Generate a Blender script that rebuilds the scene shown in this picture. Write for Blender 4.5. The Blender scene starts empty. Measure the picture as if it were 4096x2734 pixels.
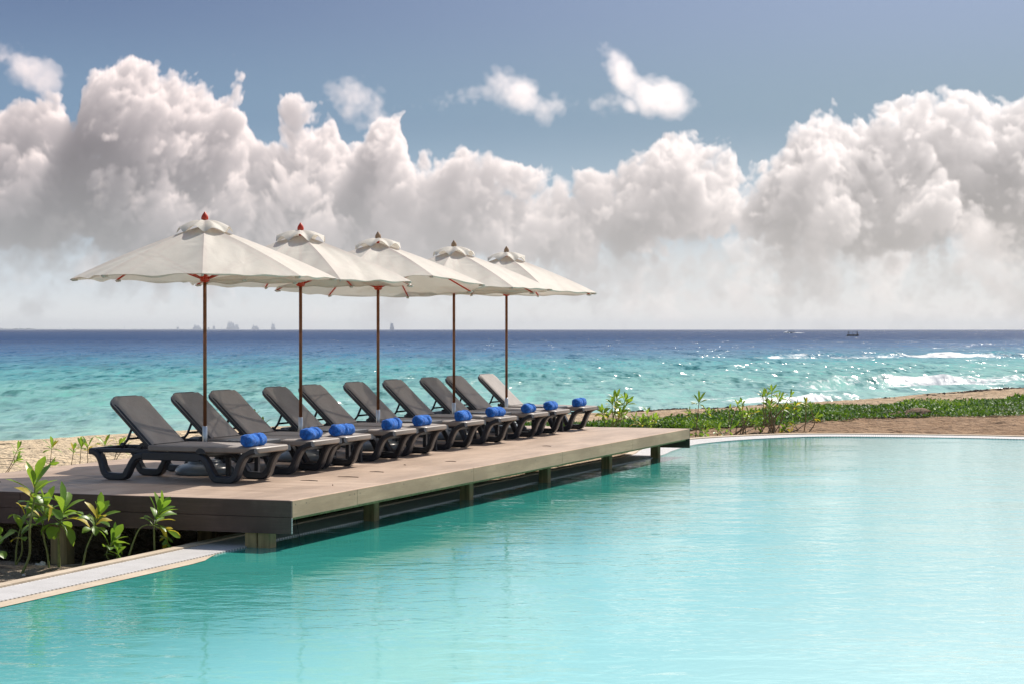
import bpy, bmesh, math, random
import numpy as np
from mathutils import Vector, Matrix
random.seed(7); RNG = np.random.default_rng(11)
SC = bpy.context.scene
PI = math.pi

# ------------------------------------------------------------------ camera
CAM_H = 1.865
cam_d = bpy.data.cameras.new("camera"); cam = bpy.data.objects.new("camera", cam_d)
SC.collection.objects.link(cam); SC.camera = cam
cam_d.sensor_width = 36.0; cam_d.lens = 70.0
cam_d.clip_start = 0.1; cam_d.clip_end = 60000
cam.location = (0, 0, CAM_H); cam.rotation_euler = (math.radians(90 - 0.36), 0, 0)

# ------------------------------------------------------------------ sun, exposure
SUN_AZ = math.radians(34.5); SUN_EL = math.radians(47)
sdir = Vector((math.sin(SUN_AZ)*math.cos(SUN_EL), math.cos(SUN_AZ)*math.cos(SUN_EL), math.sin(SUN_EL)))
sun_d = bpy.data.lights.new("sun", 'SUN'); sun_d.energy = 5.0; sun_d.angle = math.radians(0.53)
sun_d.color = (1.0, 0.93, 0.84)
sun = bpy.data.objects.new("sun", sun_d); SC.collection.objects.link(sun)
sun.rotation_euler = (-sdir).to_track_quat('-Z', 'Y').to_euler()
SC.view_settings.view_transform = 'Standard'; SC.view_settings.look = 'None'
SC.view_settings.exposure = 0.12; SC.view_settings.gamma = 1.0
SC.cycles.max_bounces = 8; SC.cycles.transparent_max_bounces = 16
SC.cycles.use_denoising = True
SC.cycles.sample_clamp_indirect = 6.0

# ------------------------------------------------------------------ node expression helper
def lin(r, g, b):
    return tuple((c/255/12.92 if c/255 <= 0.04045 else ((c/255+0.055)/1.055)**2.4) for c in (r, g, b)) + (1.0,)

class G:
    """small expression layer over a node tree"""
    def __init__(s, nt): s.nt = nt
    def n(s, t, **kw):
        nd = s.nt.nodes.new(t)
        for k, v in kw.items(): setattr(nd, k, v)
        return nd
    def put(s, sock, v):
        if isinstance(v, E): s.nt.links.new(v.s, sock)
        elif v is not None: sock.default_value = v
    def m(s, op, a, b=None, c=None, clamp=False):
        nd = s.n('ShaderNodeMath', operation=op, use_clamp=clamp)
        for i, v in enumerate((a, b, c)): s.put(nd.inputs[i], v)
        return E(s, nd.outputs[0])
    def ss(s, x, lo, hi, a=0.0, b=1.0, kind='SMOOTHSTEP'):
        nd = s.n('ShaderNodeMapRange', interpolation_type=kind)
        for i, v in enumerate((x, lo, hi, a, b)): s.put(nd.inputs[i], v)
        return E(s, nd.outputs[0])
    def xyz(s, x, y, z=0.0):
        nd = s.n('ShaderNodeCombineXYZ')
        for i, v in enumerate((x, y, z)): s.put(nd.inputs[i], v)
        return E(s, nd.outputs[0])
    def sep(s, v):
        nd = s.n('ShaderNodeSeparateXYZ'); s.put(nd.inputs[0], v)
        return [E(s, o) for o in nd.outputs]
    def vm(s, op, a, b=None):
        nd = s.n('ShaderNodeVectorMath', operation=op); s.put(nd.inputs[0], a)
        if b is not None: s.put(nd.inputs[1], b)
        return E(s, nd.outputs[1] if op in ('LENGTH', 'DISTANCE', 'DOT_PRODUCT') else nd.outputs[0])
    def noise(s, v, scale, detail=4.0, rough=0.55, lac=2.0, dist=0.0):
        nd = s.n('ShaderNodeTexNoise'); s.put(nd.inputs['Vector'], v)
        for k, w in (('Scale', scale), ('Detail', detail), ('Roughness', rough), ('Lacunarity', lac), ('Distortion', dist)):
            s.put(nd.inputs[k], w)
        return E(s, nd.outputs[0])
    def voro(s, v, scale, detail=0.0, rough=0.5, feature='F1', rand=1.0, smooth=0.5):
        nd = s.n('ShaderNodeTexVoronoi', feature=feature); s.put(nd.inputs['Vector'], v)
        nd.inputs['Scale'].default_value = scale; nd.inputs['Detail'].default_value = detail
        nd.inputs['Roughness'].default_value = rough; nd.inputs['Randomness'].default_value = rand
        if feature == 'SMOOTH_F1': nd.inputs['Smoothness'].default_value = smooth
        return E(s, nd.outputs[0])
    def mix(s, f, a, b, blend='MIX'):
        nd = s.n('ShaderNodeMix', data_type='RGBA', blend_type=blend)
        s.put(nd.inputs[0], f); s.put(nd.inputs[6], a); s.put(nd.inputs[7], b)
        return E(s, nd.outputs[2])
    def ramp(s, x, stops, interp='LINEAR'):
        nd = s.n('ShaderNodeValToRGB'); cr = nd.color_ramp; cr.interpolation = interp
        while len(cr.elements) < len(stops): cr.elements.new(1.0)
        for e, (p, c) in zip(cr.elements, stops): e.position = p; e.color = c
        s.put(nd.inputs[0], x); return E(s, nd.outputs[0])
    def curve(s, x, pts):
        nd = s.n('ShaderNodeFloatCurve'); c = nd.mapping.curves[0]
        while len(c.points) < len(pts): c.points.new(0.5, 0.5)
        for p, (a, b) in zip(c.points, pts): p.location = (a, b); p.handle_type = 'AUTO'
        nd.mapping.update(); s.put(nd.inputs['Value'], x); return E(s, nd.outputs[0])

class E:
    def __init__(s, g, sock): s.g = g; s.s = sock
    def __add__(s, o): return s.g.m('ADD', s, o)
    __radd__ = __add__
    def __sub__(s, o): return s.g.m('SUBTRACT', s, o)
    def __rsub__(s, o): return s.g.m('SUBTRACT', o, s)
    def __mul__(s, o): return s.g.m('MULTIPLY', s, o)
    __rmul__ = __mul__
    def __truediv__(s, o): return s.g.m('DIVIDE', s, o)

# ------------------------------------------------------------------ sky
world = bpy.data.worlds.new("World"); SC.world = world; world.use_nodes = True
wn = world.node_tree; wn.nodes.clear(); g = G(wn)
tc = g.n('ShaderNodeTexCoord'); D = E(g, tc.outputs['Generated'])
dx, dy, dz = g.sep(g.vm('NORMALIZE', D))
K = 7.964
az = g.m('ARCTAN2', dx, dy) * K            # thousands of the photo's pixels
el = g.m('ARCSINE', dz) * K
nish = g.n('ShaderNodeTexSky'); nish.sky_type = 'NISHITA'; nish.sun_disc = False
nish.sun_elevation = SUN_EL; nish.sun_rotation = SUN_AZ
nish.air_density = 1.0; nish.dust_density = 1.2; nish.ozone_density = 1.0
NS = E(g, nish.outputs[0])
side = g.ss(az, -2.2, 2.2)
S10 = 1.0/0.1
def c10(r, g_, b): c = lin(r, g_, b); return (c[0]*S10, c[1]*S10, c[2]*S10, 1)
def grad(stops):
    # values above 1 are fine in a ramp built from mixes
    col = None; prev = None
    for e0, c in stops:
        if col is None: col = c10(*c)
        else: col = g.mix(g.ss(el, prev, e0, kind='SMOOTHSTEP'), col, c10(*c))
        prev = e0
    return col
gl = grad([(0.0, (228, 229, 228)), (0.22, (205, 213, 219)), (0.50, (152, 178, 198)), (0.85, (120, 147, 175)), (1.35, (102, 123, 158)), (1.9, (170, 188, 210)), (3.2, (185, 200, 218)), (6.0, (120, 150, 190))])
gr = grad([(0.0, (240, 234, 228)), (0.22, (222, 222, 220)), (0.50, (172, 188, 199)), (0.85, (147, 167, 183)), (1.35, (152, 168, 196)), (1.9, (205, 214, 226)), (3.2, (215, 222, 230)), (6.0, (140, 165, 198))])
clear = g.mix(side, gl, gr)

# skyline of the cumulus bank: x = azimuth, y = height (display pixels of the photograph)
prof = [(-400,300),(-200,330),(0,285),(60,245),(110,225),(150,240),(176,282),(194,268),(208,212),(240,172),(300,152),(335,138),(375,160),(425,185),(475,190),(520,215),(560,212),(598,260),(618,345),(640,290),(662,242),(700,226),(745,248),(785,288),(805,335),(850,310),(880,268),(930,264),(948,325),(965,380),(1000,362),(1060,342),(1110,342),(1150,362),(1200,378),(1280,402),(1330,378),(1398,412),(1412,372),(1455,355),(1520,312),(1570,300),(1620,330),(1668,322),(1690,372),(1705,398),(1760,362),(1775,352),(1802,312),(1840,280),(1910,252),(1955,292),(2000,262),(2050,236),(2130,216),(2190,216),(2250,230),(2290,262),(2349,236),(2500,260),(2750,330)]
kp = lambda xd: (xd*1.7437-2048)/1000.0
ke = lambda yd: (1317-yd*1.7437)/1000.0
prof = [(kp(a_), ke(b_)) for a_, b_ in prof]
WISPS = [(825,235,75,42,-0.2,.72),(1045,232,88,24,0.15,.62),(1195,225,42,62,0.9,.85),(1270,250,62,34,0.25,.75),(1430,180,26,62,0.55,.85),(1505,225,60,36,-0.3,.92),(1405,245,60,24,0.0,.85),(75,175,34,62,0.9,.75)]

# ------------------------------------------------------------------ cloud bank: a small volume, lit by the sun direction and seen along the depth axis
def cloud_bank(prof):
    X0, X1, R, Y1, ND = -2.7, 2.7, 250, 1.28, 88
    nx, ny, nz = int((X1-X0)*R), int(Y1*R), ND
    DEP = 1.1
    x = np.linspace(X0, X1, nx, dtype=np.float32); y = (np.arange(ny, dtype=np.float32)+0.5)/R
    z = np.linspace(0, DEP, nz, dtype=np.float32)
    rng = np.random.default_rng(5)
    def bs(coord, f, off):
        t = coord*f + off; n = int(t.max())+5; i = np.floor(t).astype(int); u = (t-i).astype(np.float32)
        W = np.zeros((len(coord), n), np.float32)
        for k, w in enumerate(((1-u)**3/6, (3*u**3-6*u*u+4)/6, (-3*u**3+3*u*u+3*u+1)/6, u**3/6)):
            W[np.arange(len(coord)), i+k] += w
        return W
    def noise3(f, xs=x, ys=y, zs=z):
        a = bs(xs-X0, f, .37); b = bs(ys, f, .11); c = bs(zs, f, .7)
        g_ = rng.standard_normal((a.shape[1], b.shape[1], c.shape[1])).astype(np.float32)
        r = np.tensordot(c, g_, (1, 2)); r = np.tensordot(r, a, (1, 1)); r = np.tensordot(r, b, (1, 1))
        return r*2.2                                   # (z, x, y), roughly unit variance
    def noise2(f, xs=x, ys=y):
        a = bs(xs-X0, f, .37); b = bs(ys, f, .11)
        return (a @ rng.standard_normal((a.shape[1], b.shape[1])).astype(np.float32) @ b.T)*1.7
    H = np.interp(x, [p[0] for p in prof], [p[1] for p in prof]).astype(np.float32)
    # skyline over depth: highest in the middle, lower shoulders in front and behind
    zz = (z/DEP)[:, None]
    n2 = noise2(2.4, x, z*1.0)                          # (x, z)
    n2b = noise2(5.0, x, z*1.0)
    zr = 0.55 + 0.16*noise2(1.5, x, np.zeros(1, np.float32))[:, 0]
    fall = np.clip(np.abs(zz - zr[None, :]) - 0.10, 0, 1)
    Hz = H[None, :]*(1 - 0.95*fall**1.2) + (np.minimum(0, n2.T*0.09 - 0.02) + n2b.T*0.02)*np.clip(fall*5, 0, 1)
    wx = noise2(2.2)*0.035 + noise2(5.5)*0.020 + noise2(13.0)*0.010
    H2 = np.interp(x[:, None]+wx, x, H).astype(np.float32) - 0.075 + noise2(6.0)*0.012
    T = (H2 - y[None, :])[None] + (Hz - H[None, :])[:, :, None]
    T = np.clip(T*2.6, -1.2, 0.55) - (np.clip(y[None, :]-H2-0.02, 0, 1)*5.0)[None]
    edgez = np.clip((np.minimum(z, DEP-z)/0.16), 0, 1)[:, None, None]
    T -= (1-edgez)*0.9
    amp = 1.0
    B = np.zeros_like(T)
    for f, a_ in ((1.3, .08), (2.6, .24), (5.2, .27), (10.4, .22), (21, .185), (42, .15), (80, .115)):
        n = noise3(f)
        if 2 < f < 30: n = np.abs(n)*1.5 - 1.0              # billows
        B += a_*n
    T += B*0.80
    for (xd, yd, rx, ry, a_) in [(248,362,46,26,-0.75),(606,330,26,60,-.9),(798,330,14,36,-.5),(1708,385,14,30,-.5)]:
        ex = (x-kp(xd))/(rx*.0017437); ey = (y-ke(yd))/(ry*.0017437)
        T += (a_*np.exp(-(ex*ex)[:, None]-(ey*ey)[None, :]))[None].astype(np.float32)*(1.2 + 0.9*noise2(5.0)[None])
    base = 0.40 + 0.018*noise2(2.0, x, np.zeros(1, np.float32))[:, 0] + 0.03*np.clip(x, 0, 1)
    # shift every column so that the ragged outline sits on the wanted skyline
    ker = np.exp(-np.linspace(-2, 2, 97)**2); ker /= ker.sum()
    for it_ in range(2):
        Tm = T.max(0); topj = ny-1-np.argmax((Tm > 0.03)[:, ::-1], axis=1); topy = np.where((Tm > 0.03).any(1), y[topj], 0.4)
        dh = np.convolve(np.pad(H-topy, 48, mode='edge'), ker, 'valid')
        sh = np.clip(np.round(dh*R*(0.9 if it_ == 0 else 0.6)), -60, 60).astype(int)
        J = np.clip(np.arange(ny)[None, :]-sh[:, None], 0, ny-1)
        T = np.take_along_axis(T, np.broadcast_to(J[None], T.shape), axis=2)
    T -= np.clip((base[:, None]+noise2(4.0)*0.03-y[None, :])*6.0, 0, 3)[None]
    dens = np.clip(T*4.5, 0, 1)
    # torn wisps above the bank, small pale clouds below it
    W = np.full((nx, ny), -3.0, np.float32)
    for cx, cy, rx, ry, rot, a_ in WISPS:
        ux = (x-kp(cx))[:, None]; uy = (y-ke(cy))[None, :]; c, s_ = math.cos(rot), math.sin(rot); k = .0017437
        r = ((ux*c+uy*s_)/(rx*k))**2 + ((uy*c-ux*s_)/(ry*k))**2
        W = np.maximum(W, a_ - r*0.75)
    W = np.clip(W, -3.0, 1.0)
    zw = np.exp(-((z-0.55)/0.16)**2)[:, None, None]
    Tw = W[None]*1.2 + B*2.5 - (1-zw)*0.8 - 0.30
    dens = np.maximum(dens, np.clip(Tw*0.17, 0, 0.11))
    low = 0.55 - np.abs(y-0.27)*2.2 - np.clip(y-0.52, 0, 1)*12
    Bl = noise2(3.2) * .5
    Tl = (low[None, :] + Bl*0.7)[None] - (1-zw)*0.9 + B*2.3 - 0.08 + 0.22*np.clip(x/1.5, -1, 1)[None, :, None]
    dens = np.maximum(dens, np.clip(Tl*0.6, 0, 0.20)*np.clip((x+2.4), .35, 1)[None, :, None])
    del T, Tw, Tl
    # light: optical depth towards the sun, built row by row from the top down
    sx, sy, sz = sdir.x, sdir.z, sdir.y
    stepx = sx/sy*1.0; stepz = sz/sy*((nz-1)/DEP)/R
    fx = int(math.floor(stepx)); ux = stepx-fx; fz = int(math.floor(stepz)); uz = stepz-fz
    def shift(a, k, axis):
        if k == 0: return a
        o = np.zeros_like(a)
        if axis == 0: o[:-k] = a[k:]
        else: o[:, :-k] = a[:, k:]
        return o
    tau = np.zeros((nz, nx), np.float32); light = np.zeros_like(dens)
    ds = 1.0/sy
    for j in range(ny-1, -1, -1):
        d_ = dens[:, :, j]
        light[:, :, j] = tau + d_*0.4*ds
        t2 = tau + d_*ds
        t2 = (1-ux)*shift(t2, fx, 1) + ux*shift(t2, fx+1, 1) if False else t2
        # move sample towards the sun for the row below
        a = (1-ux)*shift(t2, fx, 1) + ux*shift(t2, fx+1, 1)
        tau = (1-uz)*shift(a, fz, 0) + uz*shift(a, fz+1, 0)
    sun_l = np.exp(-light*0.22)*0.66 + np.exp(-light*0.026)*0.34     # crude multiple scattering
    amb = 0.80 + 0.20*np.clip((y-0.3)/0.8, 0, 1)[None, None, :]
    # view: front to back
    sig = 0.42
    tv = np.cumsum(dens, axis=0)*sig*0.9
    Tr = np.exp(-np.concatenate([np.zeros((1, nx, ny), np.float32), tv[:-1]], 0))
    w = Tr*(1-np.exp(-dens*sig*0.9))
    alpha = w.sum(0); s_sun = (w*sun_l).sum(0)/np.maximum(alpha, 1e-4); s_amb = (w*amb*np.exp(-light*0.006)).sum(0)/np.maximum(alpha, 1e-4)
    return x, y, alpha, s_sun, s_amb

cx_, cy_, c_al, c_sun, c_amb = cloud_bank(prof)
NXC, NYC = len(cx_), len(cy_)
cimg = bpy.data.images.new("cloud_bank_light", NXC, NYC, float_buffer=True, is_data=True)
buf = np.ones((NYC, NXC, 4), np.float32)
buf[:, :, 0] = c_sun.T; buf[:, :, 1] = c_amb.T; buf[:, :, 2] = c_al.T
cimg.pixels.foreach_set(buf.ravel()); cimg.update(); cimg.pack()
it = g.n('ShaderNodeTexImage', image=cimg, interpolation='Cubic', extension='CLIP')
g.put(it.inputs[0], g.xyz(g.m('PINGPONG', az + 2.7, 5.38)/5.4 + 0.001, el/1.28, 0.0))
cs, ca, calpha = g.sep(E(g, it.outputs[0]))
A_ = g.mix(side, c10(170, 164, 170), c10(194, 189, 190))
B_ = g.mix(side, (9.2, 7.6, 6.7, 1), (9.4, 8.4, 7.8, 1))
def scale(v, f):
    nd = g.n('ShaderNodeVectorMath', operation='SCALE'); g.put(nd.inputs[0], v); g.put(nd.inputs[3], f); return E(g, nd.outputs[0])
ccol = g.vm('ADD', scale(A_, ca*0.98), scale(B_, cs))
hz = g.ss(el, 0.02, 0.85, 0.60, 0.0)
hazec = g.mix(side, c10(214, 215, 215), c10(234, 227, 220))
ccol = g.mix(hz, ccol, hazec)
sky = g.mix(calpha, clear, ccol)
# away from the view the dome is the plain Nishita sky with soft cloud
front = g.ss(dy, 0.25, 0.75)
hi = g.ss(el, 2.3, 4.6)
others = g.mix(g.ss(g.noise(D, 2.2, 5, 0.6), 0.46, 0.62)*0.22, NS, (4.2, 4.2, 4.4, 1))
fin = g.mix(front, others, sky)
fin = g.mix(hi, fin, others)
bg = g.n('ShaderNodeBackground'); g.put(bg.inputs[0], fin); bg.inputs[1].default_value = 0.1
wo = g.n('ShaderNodeOutputWorld'); wn.links.new(bg.outputs[0], wo.inputs[0])
world.cycles.sampling_method = 'MANUAL'; world.cycles.sample_map_resolution = 512

# ------------------------------------------------------------------ materials
def mat(name):
    m = bpy.data.materials.new(name); m.use_nodes = True; nt = m.node_tree; nt.nodes.clear()
    q = G(nt); out = q.n('ShaderNodeOutputMaterial'); b = q.n('ShaderNodeBsdfPrincipled')
    nt.links.new(b.outputs[0], out.inputs[0]); return m, q, b, out
def setp(q, b, **kw):
    names = dict(col='Base Color', rough='Roughness', metal='Metallic', ior='IOR', spec='Specular IOR Level', coat='Coat Weight', sheen='Sheen Weight', sss='Subsurface Weight')
    for k, v in kw.items(): q.put(b.inputs[names[k]], v)
def bump(q, b, h, dist, strength=1.0):
    nd = q.n('ShaderNodeBump'); nd.inputs['Strength'].default_value = strength; nd.inputs['Distance'].default_value = dist
    q.put(nd.inputs['Height'], h); q.nt.links.new(nd.outputs[0], b.inputs['Normal']); return nd
def objco(q): return E(q, q.n('ShaderNodeTexCoord').outputs['Object'])
def wpos(q): return E(q, q.n('ShaderNodeNewGeometry').outputs['Position'])

def m_simple(name, col, rough=0.5, metal=0.0, var=0.12, scale=6.0, bd=0.0, bs=60.0):
    m, q, b, o = mat(name); P_ = objco(q)
    n = q.noise(P_, scale, 5, 0.6)
    c = tuple(col) + (1,)
    lo_ = tuple(v*(1-var) for v in col) + (1,); hi_ = tuple(min(1, v*(1+var)) for v in col) + (1,)
    setp(q, b, col=q.mix(q.ss(n, 0.3, 0.7), lo_, hi_), rough=q.ss(n, 0.3, 0.7, rough*0.88, min(1, rough*1.12)), metal=metal)
    if bd: bump(q, b, q.noise(P_, bs, 3, 0.6), bd)
    return m
M = {}
M['resin'] = m_simple('charcoal_resin', (0.026, 0.029, 0.038), 0.38, var=0.2, bd=0.0006, bs=220)
M['taupe'] = m_simple('taupe_resin', (0.27, 0.225, 0.195), 0.48, var=0.12, bd=0.0006, bs=180)
M['pale_wood'] = m_simple('pale_weathered_wood', (0.34, 0.20, 0.11), 0.45, var=0.2, scale=14)
M['brown_wood'] = m_simple('varnished_brown_wood', (0.23, 0.080, 0.028), 0.35, var=0.25, scale=9)
M['red_wood'] = m_simple('red_stained_wood', (0.62, 0.045, 0.012), 0.42, var=0.2, scale=12)
M['steel'] = m_simple('galvanised_steel', (0.66, 0.67, 0.69), 0.34, 0.75, 0.1)
M['base'] = m_simple('grey_plastic_base', (0.17, 0.20, 0.23), 0.22, 0.0, 0.15, 5)
M['table'] = m_simple('grey_slatted_plastic', (0.10, 0.105, 0.115), 0.30, 0.0, 0.1)
M['post'] = None

def sling():
    m, q, b, o = mat('taupe_sling_fabric'); P_ = objco(q)
    n = q.noise(P_, 5, 5, 0.6)
    wv = q.noise(P_, 260, 2, 0.5)
    c = q.mix(q.ss(n, 0.3, 0.7), (0.29, 0.258, 0.240, 1), (0.36, 0.320, 0.295, 1))
    c = q.mix(q.ss(wv, 0.35, 0.65, 0, 0.25), c, (0.07, 0.06, 0.06, 1))
    setp(q, b, col=c, rough=0.72); bump(q, b, wv, 0.0012)
    return m
M['sling'] = sling()

def towel_mat():
    m, q, b, o = mat('blue_terry_cloth'); P_ = objco(q)
    n = q.noise(P_, 320, 2, 0.5); n2 = q.noise(P_, 26, 4, 0.6)
    c = q.mix(q.ss(n2, 0.3, 0.7), (0.010, 0.12, 0.50, 1), (0.045, 0.27, 0.92, 1))
    setp(q, b, col=c, rough=0.95, sheen=0.25, spec=0.1); bump(q, b, n*0.7 + n2*1.4, 0.011)
    return m
M['towel'] = towel_mat()

def canvas_mat():
    m, q, b, o = mat('off_white_canvas'); P_ = objco(q)
    n = q.noise(P_, 2.3, 5, 0.6); wk = q.noise(q.vm('MULTIPLY', P_, (1, 1, 0.35)), 3.2, 2, 0.45, dist=0.8)
    wv = q.noise(P_, 170, 2, 0.5)
    c = q.mix(q.ss(n, 0.3, 0.7), (0.65, 0.60, 0.525, 1), (0.72, 0.675, 0.595, 1))
    setp(q, b, col=c, rough=0.62, spec=0.35, sheen=0.1)
    bn = bump(q, b, wk*1.0 + wv*0.02, 0.030, 0.40)
    tr = q.n('ShaderNodeBsdfTranslucent'); q.put(tr.inputs[0], c); q.nt.links.new(bn.outputs[0], tr.inputs['Normal'])
    tp = q.n('ShaderNodeBsdfTransparent'); tp.inputs[0].default_value = (1, 0.96, 0.9, 1)
    mx = q.n('ShaderNodeMixShader'); mx.inputs[0].default_value = 0.17
    q.nt.links.new(b.outputs[0], mx.inputs[1]); q.nt.links.new(tr.outputs[0], mx.inputs[2])
    m2 = q.n('ShaderNodeMixShader'); m2.inputs[0].default_value = 0.12
    q.nt.links.new(mx.outputs[0], m2.inputs[1]); q.nt.links.new(tp.outputs[0], m2.inputs[2])
    q.nt.links.new(m2.outputs[0], o.inputs[0]); return m
M['canvas'] = canvas_mat()

def boards_mat(name, ca, cb, axis='x', pitch=0.14, gap=0.006, wide=True):
    """composite boards; axis = object axis across which the boards repeat"""
    m, q, b, o = mat(name); x, y, z = q.sep(objco(q))
    across, along = (x, y) if axis == 'x' else (y, x)
    if axis == 'z': across, along = z, x
    t = across/pitch; f = q.m('FRACT', t); cell = q.m('FLOOR', t)
    edge = q.m('MINIMUM', f, 1.0-f)
    gapm = q.ss(edge, 0.0, gap/pitch, 1.0, 0.0, 'LINEAR')
    P_ = q.xyz(across*9.0, along*0.9, cell*3.7)
    if axis == 'z': P_ = q.xyz(x*1.2, y*1.2, z*22.0)
    n = q.noise(P_, 1.0, 6, 0.62); n3 = q.noise(P_, 9.0, 4, 0.6)
    st = q.noise(q.xyz(x*0.7, y*2.6, z*2.0), 1.1, 5, 0.6)
    c = q.mix(q.ss(n, 0.30, 0.70), ca, cb)
    c = q.mix(q.ss(st, 0.38, 0.66, 0.0, 0.9), c, tuple(v*0.80 for v in ca[:3])+(1,))
    c = q.mix(q.ss(n3, 0.35, 0.7, 0.0, 0.22), c, tuple(v*0.6 for v in ca[:3])+(1,))
    c = q.mix(gapm*(0.75 if wide else 0.7), c, (0.03, 0.022, 0.018, 1))
    setp(q, b, col=c, rough=q.ss(n, 0.3, 0.7, 0.5, 0.68)); bump(q, b, n3*0.5 + gapm*-1.5, 0.0015)
    return m
M['boards'] = boards_mat('composite_deck_boards', (0.43, 0.305, 0.22, 1), (0.56, 0.42, 0.315, 1), 'x', 0.145, 0.006)
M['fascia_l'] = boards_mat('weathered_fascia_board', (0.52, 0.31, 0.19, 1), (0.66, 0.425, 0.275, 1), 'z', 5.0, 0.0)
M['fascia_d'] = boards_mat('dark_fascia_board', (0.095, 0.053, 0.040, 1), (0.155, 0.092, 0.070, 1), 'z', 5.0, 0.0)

def post_mat():
    m, q, b, o = mat('green_treated_timber'); P_ = objco(q)
    n = q.noise(q.vm('MULTIPLY', P_, (22, 22, 1.6)), 1.0, 5, 0.65); n2 = q.noise(P_, 4.0, 4)
    c = q.mix(q.ss(n, 0.3, 0.7), (0.24, 0.165, 0.065, 1), (0.50, 0.36, 0.17, 1))
    c = q.mix(q.ss(n2, 0.45, 0.7, 0, 0.45), c, (0.17, 0.16, 0.07, 1))
    setp(q, b, col=c, rough=0.75); bump(q, b, n, 0.004); return m
M['post'] = post_mat()

def leaf_mat(name, ca, cb, cy, yel=0.12, trans=0.42):
    m, q, b, o = mat(name)
    oi = q.n('ShaderNodeAttribute', attribute_name='leafvar'); f = E(q, oi.outputs['Fac'])
    n = q.noise(objco(q), 30, 3, 0.5)
    c = q.mix(f, ca, cb); c = q.mix(q.ss(f, 1.0-yel, 1.0-yel+0.02, kind='LINEAR'), c, cy)
    c = q.mix(q.ss(n, 0.4, 0.7, 0, 0.25), c, tuple(v*0.7 for v in ca[:3])+(1,))
    setp(q, b, col=c, rough=0.38 if yel > 0.11 else 0.55, spec=0.45 if yel > 0.11 else 0.3)
    tr = q.n('ShaderNodeBsdfTranslucent'); q.put(tr.inputs[0], q.mix(0.5, c, q.mix(0.35, c, (0.55, 0.75, 0.03, 1), 'ADD')))
    mx = q.n('ShaderNodeMixShader'); mx.inputs[0].default_value = trans
    q.nt.links.new(b.outputs[0], mx.inputs[1]); q.nt.links.new(tr.outputs[0], mx.inputs[2]); q.nt.links.new(mx.outputs[0], o.inputs[0])
    return m
M['leaf'] = leaf_mat('beach_shrub_leaf', (0.12, 0.26, 0.03, 1), (0.29, 0.43, 0.045, 1), (0.60, 0.46, 0.04, 1))
M['leaf_dark'] = leaf_mat('ground_cover_leaf', (0.030, 0.105, 0.014, 1), (0.10, 0.24, 0.025, 1), (0.28, 0.42, 0.04, 1), 0.10, 0.25)
M['stem'] = m_simple('green_stem', (0.20, 0.23, 0.06), 0.55, var=0.3, scale=30)
M['stem_brown'] = m_simple('woody_stem', (0.22, 0.16, 0.09), 0.7, var=0.3, scale=30)
M['stone'] = m_simple('pale_limestone', (0.52, 0.49, 0.44), 0.9, var=0.2, scale=20, bd=0.01, bs=40)
M['mound'] = m_simple('dried_root_fibre', (0.21, 0.135, 0.08), 0.95, var=0.45, scale=14, bd=0.03, bs=50)
M['weed'] = m_simple('dry_seaweed', (0.05, 0.028, 0.018), 0.9, var=0.3)
M['twig'] = m_simple('dry_twig', (0.10, 0.06, 0.035), 0.9)
M['wire'] = m_simple('black_cable', (0.015, 0.015, 0.017), 0.5)

def sand_mat():
    m, q, b, o = mat('beach_sand'); P_ = wpos(q); x, y, z = q.sep(P_)
    n = q.noise(P_, 0.35, 5, 0.6); n2 = q.noise(P_, 2.6, 6, 0.62); n3 = q.noise(P_, 24, 4, 0.6)
    soil = q.ss(x*1.0 + (n-0.5)*3.0, 1.0, 4.0)*q.ss(y + x*-0.62 + (n2-0.5)*2.5, 43.5, 39.0)
    pale = (0.60, 0.46, 0.31, 1); mid = (0.47, 0.33, 0.205, 1); brown = (0.31, 0.195, 0.115, 1)
    left = q.ss(x, 0.0, -7.0)
    c = q.mix(q.ss(n, 0.3, 0.7), mid, pale); c = q.mix(left*0.75, c, (0.80, 0.64, 0.43, 1))
    c = q.mix(soil, c, q.mix(q.ss(n2, 0.35, 0.65), brown, (0.40, 0.265, 0.165, 1)))
    # pit beside the pool: dark soil
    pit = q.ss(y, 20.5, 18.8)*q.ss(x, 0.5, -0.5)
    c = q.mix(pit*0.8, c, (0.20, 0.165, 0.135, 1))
    # dry weed and twigs scattered over the sand
    v = q.noise(q.vm('MULTIPLY', P_, (1.0, 2.2, 1.0)), 3.4, 7, 0.72)
    fleck = q.ss(v, 0.55, 0.60)*q.ss(q.noise(P_, 0.6, 3), 0.40, 0.60, 0.25, 1.0)
    c = q.mix(fleck*0.9, c, (0.06, 0.035, 0.02, 1))
    setp(q, b, col=c, rough=0.95, spec=0.15); bump(q, b, n2*1.3 + n3*0.22 + q.noise(P_, 6.5, 3)*0.8 + fleck*0.25, 0.17)
    return m
M['sand'] = sand_mat()

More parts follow.
